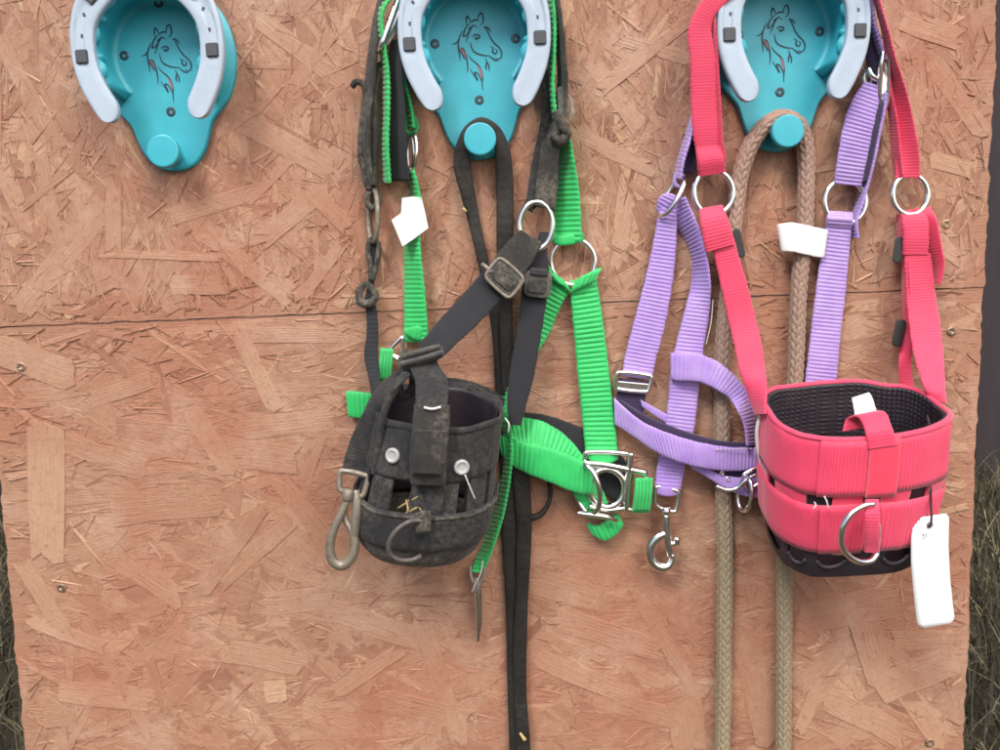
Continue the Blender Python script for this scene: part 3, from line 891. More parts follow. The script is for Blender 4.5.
ribbon('nose_strap', [(500,444,11,20,0,80),(512,452,20,26,0,88),(530,459,27,30,0,97),(552,466,30,33,0,98),(575,475,29,34,0,94),(592,480,22,30,0,90)], 34, G, gh, rib=4.9, amp=1.3)
ribbon('strap_lining', [(524,417,6,10,0,90),(545,426,7,22,0,100),(570,440,7,32,0,105),(592,455,7,40,0,108),(612,473,6,44,0,110),(628,490,6,30,0,110)], 34, M['neo'], gh, rib=0, amp=0, th=3)
ribbon('strap_end', [(590,529,10,13,0,60),(601,533,14,17,0,62),(612,527,13,17,0,64),(620,519,10,14,0,64)], 18, G, gh, rib=4.6, amp=.9, th=5)
# cast fitting: round eye with two square loops
fit = ring('round_eye', 607, 488, 20, 17.5, 19, 3.4, M['chrome'], gh, rot=0)
frame('square_fitting', [(585,452,19),(584,466,19),(627,469,19),(630,454,19)], 2.5, M['chrome'], gh, rad=3)
tube('fitting_bar', [(583,463,21),(605,465,22),(626,469,22),(646,473,21)], 3.1, M['chrome'], gh)
tube('fitting_bar', [(631,453,22),(629,470,22),(627,490,22),(626,510,20)], 3.1, M['chrome'], gh)
frame('square_fitting', [(628,469,20),(646,472,20),(643,511,20),(626,509,20)], 2.7, M['chrome'], gh, rad=3)
tube('fitting_bar', [(589,506,20),(605,510,21),(627,508,20)], 2.3, M['chrome'], gh)
ring('halter_ring', 587, 489, 25, 12, 25, 2.7, M['chrome'], gh, rot=-14, dh=12)
tube('fitting_bar', [(577,513,23),(592,515,26),(606,517,26),(617,521,22)], [2.2,2.5,2.5,2.0], M['chrome'], gh)
ribbon('fitting_loop', [(644,478,22,18,0,0),(643,495,25,18,0,0),(641,512,22,18,0,0)], 18, G, gh, rib=0, amp=0, th=5)
for k in range(5): tube('fold_rib', [(637.5+k*3.4,479,26),(636.8+k*3.4,495,28.6),(635+k*3.4,510,26)], 1.7, G, gh, n=8)
# throat snap seen edge-on
tube('throat_snap', [(477,577,10),(478,590,11),(478.5,605,11),(479,622,11),(478,641,10)], [3.4,3.9,3.7,3.2,1.6], M['chrome'], gh, n=14, step=1)
tube('snap_eye', [(470,566,10),(472,580,12),(477,586,12),(483,579,12),(484,562,10)], 1.9, M['tarnish'], gh)
tube('loose_thread', [(483,560,12),(480,575,15),(476,582,15),(472,592,14)], .7, M['thread'], gh, n=6)

# ------------------------------------------------------------------ black leather lead looped on the middle knob
ld = thing('leather_lead', 'long black leather lead strap doubled over the middle knob and hanging to the bottom edge', 'lead strap', P(480, 125, 18))
LE = M['leather']
def lead_kw(): return dict(rib=9, amp=.25, th=4, wob=1.2, step=2.2)
ribbon('strap', [(516,780,5,13,0,0),(515.5,740,5,13,0,0),(513.5,690,5,12,0,0),(513,640,5,13,0,0),(514,600,5,17,0,0),(513,560,6,20,0,0),(511,520,6,20,0,0),(510,480,6,19,0,0),
   (507,430,6,18,0,0),(503,385,6,16,0,0),(500,340,6,15,0,0),(493,300,6,13,0,0),(485,270,7,11,0,-8),(475,225,8,12,0,-10),(467,190,10,15,0,-4),(462,165,14,17,0,0),(463,145,17,13,0,12),
   (470,129,18,11,0,45),(481,122,19,10,0,88),(493,128,18,11,0,130),(501,144,16,14,0,168),(504,170,12,17,0,178),(505,200,9,17,0,180),(505,240,8,17,0,180),(505,285,7,15,0,180),
   (506,340,9,14,0,180),(509,385,9,15,0,180),(516,430,9,17,0,180),(521,480,10,17,0,180),(524,520,9,16,0,180),(523,560,9,15,0,180),(521.5,600,8,13,0,180),(520,640,8,14,0,180),
   (520,690,8,13,0,180),(523,740,8,14,0,180),(524,780,8,14,0,180)], 18, LE, ld, **lead_kw())
tube('strap_curl', [(533,470,8),(545,474,9),(550,486,9),(549,502,9),(540,515,8),(531,518,8)], [3,3,2.4,2.4,3,3.4], LE, ld)
tube('pale_mark', [(463,208,13),(466,212,13.4)], 1.6, M['straw'], ld, n=6)
tube('leaf_scrap', [(520,733,12),(525,740,12.6)], [1.2,2.2], M['straw'], ld, n=6)

# ------------------------------------------------------------------ basket muzzle builder
class Basket:
    def __init__(s, origin, right, down, out, prof, ex=2.3):
        s.o, s.r, s.d, s.f, s.prof, s.ex = origin, right.normalized(), down.normalized(), out.normalized(), prof, ex
    def warp(s, t, v): return 0
    def rad(s, v):
        vs_ = [p[0] for p in s.prof]
        return np.interp(v, vs_, [p[1] for p in s.prof]), np.interp(v, vs_, [p[2] for p in s.prof]), np.interp(v, vs_, [p[3] for p in s.prof])
    def pt(s, th, v, off=0):
        v = v + s.warp(th, v)
        rx, rz, cz = s.rad(v)
        c, sn = math.cos(th), math.sin(th)
        x = math.copysign(abs(c) ** (2 / s.ex), c) * (rx + off); z = math.copysign(abs(sn) ** (2 / s.ex), sn) * (rz + off)
        return s.o + (s.r * x + s.d * v + s.f * (z + cz)) * u
    def shell(s, name, t0, t1, v0, v1, off, th, mat, parent, pleat=0, amp=0, nt=None, nv=10, edge=0, label=None, hole=None, waffle=None, sag=None):
        closed = abs(t1 - t0 - 2 * math.pi) < 1e-6
        nt = nt or max(6, int((t1 - t0) / (2 * math.pi) * 420))
        V, UV, Fc = [], [], []
        W_ = lambda i: (t0 + (t1 - t0) * i / nt)
        cols = nt if closed else nt + 1
        for side in (0, 1):
            for i in range(cols):
                t = W_(i)
                for j in range(nv + 1):
                    q = j / nv
                    va = v0(t) if callable(v0) else v0; vb = v1(t) if callable(v1) else v1
                    v = va + (vb - va) * q
                    arc = t * 78
                    o = off + (th / 2 if side == 0 else -th / 2) * (.4 if j in (0, nv) else 1)
                    if pleat and side == 0: o += amp * abs(math.sin(math.pi * arc / pleat))
                    if waffle and side == 1:
                        o -= waffle[2] * min(1, max(0, 1.8 * math.sin(2*math.pi*arc/waffle[0]) + .5)) * min(1, 1.5 * abs(math.sin(math.pi * v / waffle[1])))
                    o += .7 * noise.noise(Vector((arc * .05, v * .05, off + 3))) + edge * .35 * noise.noise(Vector((arc * .3, v * .2, off)))
                    V.append(s.pt(t, v, o)); UV.append((arc * u, v * u))
        st = cols * (nv + 1)
        def skip(i, j):
            return hole is not None and hole(W_(i + .5), ((v0(0) if callable(v0) else v0) + ((v1(0) if callable(v1) else v1) - (v0(0) if callable(v0) else v0)) * (j + .5) / nv))
        sk_ = {}
        for i in range(nt):
            i2 = (i + 1) % cols
            for j in range(nv):
                if skip(i, j): continue
                a, b_ = i * (nv + 1) + j, i2 * (nv + 1) + j
                Fc.append((a, b_, b_ + 1, a + 1)); Fc.append((st + a, st + a + 1, st + b_ + 1, st + b_))
            a, b_ = i * (nv + 1), i2 * (nv + 1)
            Fc.append((a, st + a, st + b_, b_)); Fc.append((a + nv, b_ + nv, st + b_ + nv, st + a + nv))
        if not closed:
            for i in (0, nt):
                for j in range(nv):
                    a = i * (nv + 1) + j; Fc.append((a, a + 1, st + a + 1, st + a))
        return mesh_obj(name, V, Fc, mat, parent, uv=UV, label=label)
PI = math.pi
def rv(x, y, z): return Vector((x, y, z))

# ------------------------------------------------------------------ worn black grazing muzzle
bmz = thing('grazing_muzzle', 'worn dusty black grazing muzzle with its dirty black headstall and two pale rivets', 'muzzle', P(445, 20, 20))
B, BD = M['black'], M['blackdirty']
out_ = rv(-.12, -math.cos(R(17)), -math.sin(R(17))).normalized(); dn = rv(-.20, math.sin(R(2)), -math.cos(R(2))).normalized(); rg_ = rv(1, -.1, -.11).normalized()
bk_ = Basket(P(440, 406, 64), rg_, dn, out_, [(-8, 54, 43, 0), (0, 54, 43, 0), (46, 58, 46, 0), (80, 61, 46, -2), (110, 60, 44, -4), (128, 53, 38, -5), (142, 42, 28, -6)], 2.4)
bk_.warp = lambda t, v: (-4 * math.cos(t) * max(0, math.sin(t)) + 3.2 * noise.noise(Vector((math.cos(t) * 1.6, math.sin(t) * 1.6, v * .012 + 4)))) * (1 if v < 60 else .8)
bk_.shell('upper_band', 0, 2*PI, 0, 46, 2.2, 3.2, B, bmz, edge=1, nv=14)
bk_.shell('band_binding', 0, 2*PI, -2.0, 4, 3.4, 2.6, B, bmz, edge=1, nv=4)
bk_.shell('inner_lining', 0, 2*PI, 1, 108, -1.4, 1.5, M['liner'], bmz, nv=30, hole=lambda t, v: 48 < v < 78 and any(abs(t - R(c)) < R(11) for c in (62, 100, 134, 20)))
bk_.shell('lower_band', 0, 2*PI, 76, 114, 3.6, 3, B, bmz, edge=1, nv=10)
bk_.shell('band_seam', 0, 2*PI, 77, 80, 5.4, 1.6, BD, bmz, edge=1, nv=3)
for c_, wd in ((38, 22), (78, 34), (122, 24), (152, 22), (8, 24), (190, 24), (225, 24), (265, 24), (310, 24)):
    bk_.shell('vertical_web', R(c_ - wd / 2), R(c_ + wd / 2), 43, 80, 1.2, 2.4, B, bmz, edge=1, nv=10)
bk_.shell('web_patch', R(74), R(87), 46, 79, 3.2, 1.6, B, bmz, edge=1, nv=8)
bk_.shell('bottom_ring', 0, 2*PI, 111, 139, 1.5, 3.5, BD, bmz, edge=1, nv=8)
V = []; Fc = []
for j, q in enumerate((1, .6, .25)):
    for i in range(48):
        e_ = bk_.pt(2*PI*i/48, 138.5, -1); c_ = bk_.o + bk_.d * 141 * u + bk_.f * -6 * u
        V.append(c_ + (e_ - c_) * q)
for j in range(2):
    for i in range(48): Fc.append((j*48+i, j*48+(i+1)%48, (j+1)*48+(i+1)%48, (j+1)*48+i))
mesh_obj('bottom_pad', V, Fc, M['leather'], bmz)
for x, y in ((393, 457), (461, 467)):
    th_ = None
    best = None
    for ti in range(0, 180, 2):
        for v in range(8, 46, 3):
            p = bk_.pt(R(ti), v, 5.2); d = p - CAM
            px = 500 + F * d.dot(rt) / d.dot(fw); py = 375 - F * d.dot(up) / d.dot(fw)
            e = (px - x) ** 2 + (py - y) ** 2
            if best is None or e < best[0]: best = (e, ti, v)
    t_, v_ = R(best[1]), best[2]
    p = bk_.pt(t_, v_, 4.5); a = bk_.pt(t_ + .05, v_, 4.5) - p; bdir = bk_.pt(t_, v_ + 3, 4.5) - p
    nn_ = a.cross(bdir).normalized()
    if nn_.y > 0: nn_ = -nn_
    zz = nn_; xx = a.normalized(); yy = zz.cross(xx)
    m3 = Matrix((xx, yy, zz)).transposed().to_4x4(); m3.translation = p - ORG[bmz.name]
    bm = bmesh.new(); prev = None
    for rr, hh in ((6.9, -.5), (6.9, 1.2), (6.0, 2.2), (4.6, 2.4), (4.2, 1.9), (2.0, 1.7), (.1, 1.8)):
        cur = [bm.verts.new((rr*u*math.cos(2*PI*i/24), rr*u*math.sin(2*PI*i/24), hh*u)) for i in range(24)]
        if prev:
            for i in range(24): bm.faces.new((prev[i], prev[(i+1)%24], cur[(i+1)%24], cur[i]))
        prev = cur
    bm.transform(m3); bm_obj('rivet', bm, M['rivet'], bmz)
# front chin strap through slider into the padded tab
ribbon('front_tab', [(432,405,118,36,0,0),(431,425,120,37,0,3),(429,450,120,37,0,3),(428,470,118,36,0,3),(428,484,114,35,0,3)], 34, BD, bmz, rib=0, amp=0, th=6, wob=.6, step=2)
ribbon('chin_strap', [(419,352,80,30,0,8),(423,364,86,32,0,5),(431,380,99,33,0,0),(432,395,110,33,0,0),(431,408,116,32,0,0),(431,432,112,30,0,0)], 34, B, bmz, rib=3, amp=.15, th=2.6)
ribbon('tab_patch', [(430,430,123.5,30,0,2),(428,455,124,30,0,2),(427,474,122,29,0,2)], 34, BD, bmz, rib=0, amp=0, th=2.5, step=2)
tube('staple', [(424,407.5,122),(432,409,123),(441,407,122)], 1.2, M['thread'], bmz, n=6)
sld = slab('strap_slider', rrect(421, 357, 47, 13, -15, 4), 84, 90, M['sliderw'], bmz, bev=1.4)
tube('slider_bar', [(401,364,92),(421,359,93),(443,352,92)], 2.6, M['sliderw'], bmz)
tube('slider_bar', [(402,357,90),(420,351.5,91),(440,346.5,90)], 2.6, M['sliderw'], bmz)
# diagonal strap from the ring to the slider
ribbon('cheek_strap', [(529,240,26,27,0,32),(519,254,28,32,0,38),(500,277,32,33,0,42),(481,298,40,32,0,40),(462,318,52,31,0,42),(447,333,64,29,0,45),(436,345,74,27,0,52),(424,354,82,25,0,66)], 34, M['neo'], bmz, rib=3, amp=.12, th=2.4)
ribbon('cheek_overlap', [(531,236,29,25,0,30),(520,252,31,32,0,38),(508,268,34,34,0,42),(497,283,36,33,0,42)], 34, BD, bmz, rib=3, amp=.2, th=3, step=2)
slab('square_buckle', rrect(504, 278, 35, 25, 41, 5), 38, 43, M['sliderw'], bmz, bev=1.8)
frame('buckle_rim', [(499.5,256.5,42.5),(525,279,42.5),(509,299.5,42.5),(484,276.5,42.5)], 1.7, M['tarnish'], bmz, rad=6)
slab('buckle_face', rrect(504.5, 278, 25, 16, 41, 4), 43, 45, BD, bmz, bev=1)
tube('buckle_pin', [(482,264,40),(487,268,42),(491,273,42)], 2.0, M['tarnish'], bmz, n=8)
# second strap down to the right side
ribbon('cheek_strap', [(545,232,20,11,0,0),(541,250,22,13,0,0),(538,270,23,22,0,0),(535,290,24,26,0,0),(531,320,26,25,0,4),(526,350,28,25,0,6),(521,380,30,24,0,6),(517,402,32,20,0,6),(515,425,32,12,0,6)], 28, M['neo'], bmz, rib=3, amp=.12, th=2.4)
slab('strap_slider', rrect(538, 284, 27, 27, 6, 6), 27, 33, M['sliderw'], bmz, bev=2)
slab('slider_face', rrect(537, 286, 19, 14, 6, 3), 33, 35, BD, bmz, bev=1)
slab('slider_face', rrect(539, 272, 18, 7, 6, 2), 33, 35, M['slider'], bmz, bev=1)
ring('headstall_ring', 536, 226, 22, 16.5, 24, 2.9, M['chrome'], bmz, rot=3)
# crown, right
ribbon('crown_strap', [(547,-30,30,14,1,0),(556,10,30,9,1,0),(560,45,28,9,1,-3),(563,80,25,9,1,-3),(560,105,22,12,1,10),(553,130,22,16,1,12),(549,160,22,20,0,10),(547,185,22,22,0,6),(544,208,23,22,0,14)], 26, BD, bmz, rib=3, amp=.15, th=3, step=2)
ribbon('crown_strap', [(544,70,24,8,0,0),(546,100,22,8,0,0),(545,130,18,12,0,8),(541,155,16,15,0,12),(537,180,16,16,0,16),(533,200,18,14,0,24),(528,210,20,10,0,30)], 20, B, bmz, rib=3, amp=.15, th=2.6, step=2)
slab('buckle', [(557,88),(562,86),(567,100),(569,112),(563,118),(558,108)], 28, 32, M['sliderw'], bmz, bev=1)
slab('buckle', [(566,92),(572,97),(575,112),(571,122),(565,116),(571,112),(570,102)], 26, 29, M['tarnish'], bmz, bev=.7)
tube('strap_knot', [(556,112,30),(562,124,33),(566,134,30),(560,142,28),(552,134,30)], [4,5,5,5,4], BD, bmz, fn=lambda s,t: 1+.12*np.sin(s*.7+2*t))
# crown, left (edge on, stiff with dirt)
def dirtfn(s, t): return 1 + .13 * np.sin(s * .31 + 1.7 * np.sin(t)) + .08 * np.sin(s * 1.1 + 2 * t)
ribbon('crown_strap', [(392,-30,24,7,1,0),(384,-4,24,7,1,0),(378,18,23,7,1,4),(374,45,21,8,1,4),(370,80,19,9,1,3),(366,110,18,9,1,2),(364,140,17,10,1,0),(367,170,14,10,1,-6),(371,186,12,11,1,-4)], 20, BD, bmz, rib=3, amp=.2, th=3.4, step=2)
tube('crown_fold', [(384,62,20),(378,66,22),(375,78,24),(376,110,22),(376,140,19),(374,166,16),(373,186,13)], [2,2.5,2.8,3.2,3.4,3.4,4.4], BD, bmz, fn=dirtfn, flat=.8)
tube('crown_fold', [(352,86,14),(356,82,17),(363,85,18),(366,96,18),(362,125,18),(360,150,17),(364,172,15),(370,190,12)], [3.2,3.2,2.8,2.5,2.5,2.8,3.4,4.6], BD, bmz, fn=dirtfn, flat=.8)
ring('link', 373, 215, 11, 4.8, 27, 2.5, M['tarnish'], bmz, rot=0, dh=8)
tube('strap_loop', [(374,190,12),(368,196,12),(368,204,12),(374,208,12),(379,202,12),(378,194,12)], 3.2, BD, bmz, closed=True, fn=dirtfn)
tube('strap_loop', [(373,238,12),(368,245,12),(370,262,11),(372,280,10),(377,262,11),(379,246,12)], 2.6, BD, bmz, closed=True, fn=dirtfn)
ribbon('lower_strap', [(374,242,9,6,0,0),(372,262,9,5,0,0),(371,285,9,7,0,0),(370,300,9,10,0,0),(372,315,9,11,0,0),(372.5,335,11,12,0,0),(371,355,16,14,0,0),(374,378,26,11,0,0),(376,398,36,9,1,0),(372,420,46,14,0,0)], 15, M['neo'], bmz, rib=4.5, amp=.45, th=2.4)
tube('strap_knot', [(366,284,10),(359,292,12),(361,302,13),(370,304,14),(375,296,13),(370,286,12)], [3,3.5,4,4,3.5,3], BD, bmz, closed=True, fn=dirtfn)
# left strap folded down to the big snap
ribbon('snap_strap', [(405,372,84,12,1,20),(392,384,86,14,1,30),(382,397,84,17,1,25),(375,415,80,24,0,24),(369,435,80,31,0,20),(363,455,80,34,0,17),(358,474,80,34,0,15)], 32, B, bmz, rib=3, amp=.2, th=3.6)
tube('rolled_edge', [(405,373,92),(396,388,96),(387,404,98),(381,425,98),(378,450,96),(374,474,92)], [3,3.4,3.4,3.2,3,3], B, bmz, flat=.9)
tube('strap_loop', [(412,366,86),(402,372,84),(398,386,80),(404,396,78),(412,390,78),(414,376,82)], 4.5, B, bmz, closed=True)
frame('snap_dee', [(340,470,84),(339,490,86),(363,497,86),(369,476,84)], 2.6, M['tarnish'], bmz, rad=4)
tube('snap_swivel', [(349,489,88),(348,496,89),(347,501,89)], [5,5.4,4.2], M['tarnish'], bmz, n=12)
sh = tube('snap_shank', [(356,490,86),(357,505,88),(355,525,88),(353,545,87)], [3.2,4.4,4.6,3.4], M['tarnish'], bmz, n=12)
tube('snap_hook', [(348,500,90),(341,514,91),(334,530,91),(330,547,90),(333,561,89),(342,565,88),(351,558,88),(355,545,88),(352,531,88),(346,521,87),(345,510,86)], [3,3.6,3.7,4.2,4.6,4.8,4.6,4.2,3.4,3,2.4], M['tarnish'], bmz, n=12, step=1.2)
# dark dee on the lower band
tube('front_dee', [(424,521,116),(412,521,119),(397,530,121),(389,543,121),(390,554,119),(399,560,116),(412,560,112),(421,556,108)], 2.3, M['darkmetal'], bmz, n=10)
ribbon('dee_loop', [(430,521,114,20,0,90),(423,522,118,22,0,90),(416,523,114,20,0,90)], 20, BD, bmz, rib=0, amp=0, th=3)
# hay caught in the muzzle and stray threads
for k, pts in enumerate(([(412,523,100),(414,505,104),(413,492,104),(415,478,98)],[(398,508,98),(415,498,106),(432,489,104)],[(424,523,100),(420,508,106),(408,500,98)],[(400,516,98),(414,509,106),(428,500,102)],[(404,516,102),(408,510,106),(406,500,102)],[(432,524,70),(437,505,80),(431,488,80)])):
    tube('hay_stalk', pts, [.7, .9, .8, .6][:len(pts)], M['straw'], bmz, n=6)
for pts in ([(465,475,116),(470,487,114),(475,499,110)],[(505,418,72),(509,424,76),(508,433,74)]):
    tube('loose_thread', pts, .7, M['thread'], bmz, n=6)
# second strap (dark) rising from the back of the rim
ribbon('rim_strap', [(446,384,13,14,0,82),(468,389,13,18,0,82),(490,398,13,20,0,82),(508,410,13,20,0,82)], 20, M['black'], bmz, rib=0, amp=0, th=3)
# ------------------------------------------------------------------ brown braided rope on the right knob
rope = thing('braided_rope', 'thick brown braided cotton rope doubled over the right knob and hanging to the bottom edge', 'rope', P(788, 115, 20))
def braid_mat():
    mt, t, b = new_mat('brown_braided_cotton')
    gp = N_(t, 'ShaderNodeNewGeometry'); tc = N_(t, 'ShaderNodeTexCoord')
    sep = N_(t, 'ShaderNodeSeparateXYZ'); t.links.new(gp.outputs['Position'], sep.inputs[0])
    n0 = noise_(t, gp.outputs['Position'], 9, 4, .7); n1 = noise_(t, gp.outputs['Position'], 260, 5, .8)
    ml = N_(t, 'ShaderNodeMapRange'); ml.inputs[1].default_value = Z0 - .20; ml.inputs[2].default_value = Z0 + .10
    t.links.new(sep.outputs[2], ml.inputs[0])
    c = mixc(t, ml.outputs[0], (.27, .215, .13), (.38, .23, .19))
    c = mixc(t, ramp(t, n0, [(.4, 0), (.65, .45)]), c, (.24, .16, .12))
    c = mixc(t, ramp(t, n1, [(.4, 0), (.75, .55)]), c, (.50, .40, .28))
    t.links.new(c, b.inputs['Base Color']); b.inputs['Roughness'].default_value = .85
    bump(t, b, n1, .6, .0006)
    return mt
M['rope'] = braid_mat()
RR = 8.0
def braidfn(s, t):
    K = 10
    h = 0
    for off in (0, 1):
        c = (t / (2 * PI) * K)
        ci = np.floor(c); par = np.mod(ci, 2)
        x = c - ci - .5
        sl = np.where(par > .5, .55, -.55)
        y = s / 8.6 + .5 * par + x * sl + off * 0
        y = y - np.floor(y) - .5
        h = np.maximum(h, np.sqrt(np.clip(1 - (x / .56) ** 2 - (y / .53) ** 2, 0, 1)))
    return .84 + .19 * h + .015 * np.sin(s * .07)
pts = [(722,790,9),(722.5,740,9),(724,690,9),(724,640,9),(725,590,9),(725,540,9),(723,490,9),(722,450,9),(722,410,9),(722,370,10),(724,330,10),(728,290,10),(731,255,11),(734,222,12),(738,190,13),(744,162,15),(753,141,17),(766,125,18),
       (782,117.5,18),(797,124,17),(804,143,14),(806,170,12),(805.5,200,11),(804,235,10),(800,270,10),(797.5,310,10),(796,350,10),(794,390,9),(790,440,9),(786,490,9),(784,540,9),(784,590,9),(784,640,9),(783.5,700,9),(783,790,9)]
tube('rope_length', pts, RR, M['rope'], rope, n=70, step=.95, fn=braidfn)

# ------------------------------------------------------------------ lilac halter
PU = M['purple']
ph = thing('halter', 'lilac webbing halter lined with dark purple, hanging left of the pink muzzle', 'halter', P(790, 30, 10))
# left crown, edge-on, with lining
ribbon('crown_strap', [(712,-30,26,6,1,0),(706,0,24,5,1,0),(709,35,22,5,1,0),(705,80,18,4,1,0),(694,118,15,5,1,14),(687,140,14,5.5,1,18),(681,160,13,5.5,1,16),(677.5,178,12,6,1,10)], 26, PU, ph, rib=3.8, amp=1.0)
ribbon('strap_lining', [(697,120,12,8,0,14),(692,140,12,11,0,14),(689,160,12,12,0,10),(688,173,12,11,0,10)], 16, M['purple_dark'], ph, rib=0, amp=0, th=3)
tube('crown_loop', [(678,172,12),(684,179,13),(681,187,13),(675,184,12)], 2.2, PU, ph, closed=True, n=8)
ring('halter_ring', 672, 197, 13, 5.5, 22, 2.4, M['chrome'], ph, rot=30, dh=10)
# front cheek strap left
ribbon('ring_loop', [(660,213,10,10,0,40),(664,203,14,14,0,30),(671,197,16,16,0,25),(680,202,14,17,0,45),(688,214,10,22,0,50)], 20, PU, ph, rib=3.8, amp=1.0)
ribbon('cheek_strap', [(669,200,13,16,0,14),(667,222,11,20,0,10),(664,250,10,24,0,8),(658,285,10,28,0,10),(649,325,10,31,0,12),(640,360,10,31,0,10),(637,378,11,31,0,8)], 31, PU, ph, rib=3.8, amp=1.0)
frame('square_buckle', [(617,372,13),(616,389,13),(648,392,13),(652,376,13)], 2.2, M['chrome'], ph, rad=3)
slab('buckle_tongue_plate', [(618,381),(650,384),(648,391),(617,388)], 11, 14, M['chrome'], ph, bev=.8)
ribbon('cheek_strap', [(676,200,14,20,1,-20),(683,218,13,22,1,-30),(692,235,12,18,1,-32),(699,256,12,15,1,-16),(701,280,12,19,1,0),(697,312,12,25,0,8),(690,345,12,28,0,6),(686,370,13,30,0,4),(683,400,12,29.5,0,6),(679,430,11,29,0,8),(673,455,10,28,0,8),(669,480,10,27,0,6),(667,494,11,25,0,4)], 29, PU, ph, rib=3.8, amp=1.0)
ribbon('keeper_loop', [(671,366,17,26,0,90),(679,367,21,28,0,92),(689,367,23,28,0,94),(699,368,24,28,0,96),(705,370,22,27,0,98)], 28, PU, ph, rib=3.8, amp=.6)
ribbon('throat_strap', [(699,368,21,27,0,97),(710,372,25,26,0,108),(724,381,28,23,0,125),(737,393,29,19,0,143),(745,408,28,15,1,158),(750,425,26,12,1,170),(752,445,24,11,1,175)], 26, PU, ph, rib=3.8, amp=1.0)
ribbon('under_buckle_strap', [(634,380,9,30,0,8),(631,398,9,29,0,8),(630,416,8,27,0,8)], 30, M['purple_dark'], ph, rib=3.8, amp=.4)
ribbon('nose_strap_lining', [(641,403,10,7,0,80),(650,409,10,11,0,70),(675,424,10,12,0,75),(692,436,10,12,0,80)], 14, PU, ph, rib=3.8, amp=1.0)
ribbon('nose_strap', [(615,411,12,27,0,88),(629,422,20,28,0,76),(648,436,25,29,0,72),(672,447,29,28,0,78),(700,455,30,26,0,84),(730,459,28,24,0,90),(760,458,22,22,0,94)], 30, PU, ph, rib=3.8, amp=1.0)
ribbon('nose_lining', [(618,402,8,9,0,88),(630,410,13,12,0,66),(650,422,18,12,0,72),(674,432,22,11,0,78),(701,441,24,10,0,84),(730,447,22,10,0,90),(757,446,17,9,0,94)], 14, M['purple_dark'], ph, rib=0, amp=0, th=4)
for k in range(10):
    x = 716 + k * 4.2; tube('stitch', [(x, 449.5 - k*.1, 33), (x + 2.6, 449.4 - k*.1, 33)], .6, M['thread'], ph, n=5)
ribbon('nose_strap_under', [(690,464,18,8,0,70),(705,472,22,11,0,70),(720,480,24,14,0,70),(738,486,24,18,0,78),(758,487,22,22,0,88),(772,486,20,24,0,88)], 24, M['purple'], ph, rib=3.8, amp=.6)
ribbon('under_lining', [(716,474,19,14,0,80),(735,477,20,20,0,85),(765,478,20,22,0,90)], 22, M['purple_dark'], ph, rib=0, amp=0, th=3)
frame('square_fitting', [(742,475,30),(760,466,30),(764,480,29),(748,490,29)], 2.0, M['chrome'], ph, rad=4)
tube('fitting_bar', [(716,486,28),(728,490,30),(737,488,31),(746,480,33),(757,474,33)], [1.8,2.2,2.2,2.2,1.8], M['chrome'], ph)
ring('halter_ring', 745, 494, 33, 7, 17, 2.2, M['chrome'], ph, rot=4, dh=10)
for x, y in ((722, 473), (728, 479)): ring('eyelet', x, y, 26, 1.6, 1.6, 1.0, M['chrome'], ph)
# throat snap
frame('square_ring', [(656,486,16),(655,504,17),(663,510,17),(676,512,17),(679,491,16)], 2.2, M['chrome'], ph, rad=3)
ribbon('ring_fold', [(655,488,13,8,0,90),(664,491,18,10,0,90),(678,491,13,8,0,90)], 10, PU, ph, rib=0, amp=0, th=4)
snap_hook(ph, M['chrome'], 666, 508, 18, 60, rot=2)
# right crown: buckle, padded strap, ring, cheek
ribbon('crown_strap', [(862,-30,28,6,1,0),(868,0,27,7,1,0),(872,25,26,7,1,-10),(878,45,24,8,1,-16),(883,60,22,8,1,-10)], 24, PU, ph, rib=3.8, amp=1.0)
ribbon('strap_lining', [(866,30,22,8,0,0),(872,55,20,14,0,-4),(876,75,18,16,0,0),(874,95,16,12,0,6)], 16, M['purple_dark'], ph, rib=0, amp=0, th=3)
frame('buckle', [(884,50,32),(889,58,30),(888,98,24),(884,112,22),(879,98,26),(881,62,32)], 2.5, M['chrome'], ph, rad=6)
slab('buckle_plate', [(884,54),(888,62),(887,95),(884,108),(881,95),(882,62)], 25, 28, M['chrome'], ph, bev=.7)
tube('buckle_tongue', [(868,68,28),(872,76,30),(878,80,28)], 2.4, M['chrome'], ph)
ring('keeper_ring', 868, 78, 24, 4, 7, 1.8, M['chrome'], ph)
ribbon('crown_strap', [(873,84,26,18,0,16),(866,102,26,26,0,20),(859,124,25,30,0,16),(854,148,23,30,0,12),(850,170,20,29,0,8),(848,185,17,28,0,6)], 30, PU, ph, rib=3.6, amp=1.0)
ribbon('strap_lining', [(884,90,20,7,1,10),(878,108,20,8,1,12),(873,130,19,7,1,10),(868,155,17,8,1,8),(862,182,14,9,1,4)], 20, M['purple_dark'], ph, rib=0, amp=0, th=3)
ribbon('strap_edge', [(884,92,22,4,1,6),(882,110,21,4.5,1,8),(878,130,19,5,1,6),(873,155,17,5,1,6),(867,180,14,6,1,2),(861,200,12,7,1,0),(854,222,10,6,1,0),(855,238,9,7,1,0)], 20, PU, ph, rib=3.6, amp=.6)
ring('halter_ring', 845, 202, 14, 20.5, 22, 2.8, M['chrome'], ph)
ribbon('ring_loop', [(840,212,12,27,0,4),(840,219,17,27,0,4),(839,227,13,27,0,4)], 27, PU, ph, rib=3.8, amp=1.0)
ribbon('cheek_strap', [(840,217,14,27,0,5),(837,240,11,27,0,7),(833,270,10,29,0,7),(829,305,10,30,0,6),(825,340,10,30,0,6),(822,370,10,31,0,6),(818,400,8,31,0,6)], 29, PU, ph, rib=3.8, amp=1.0)
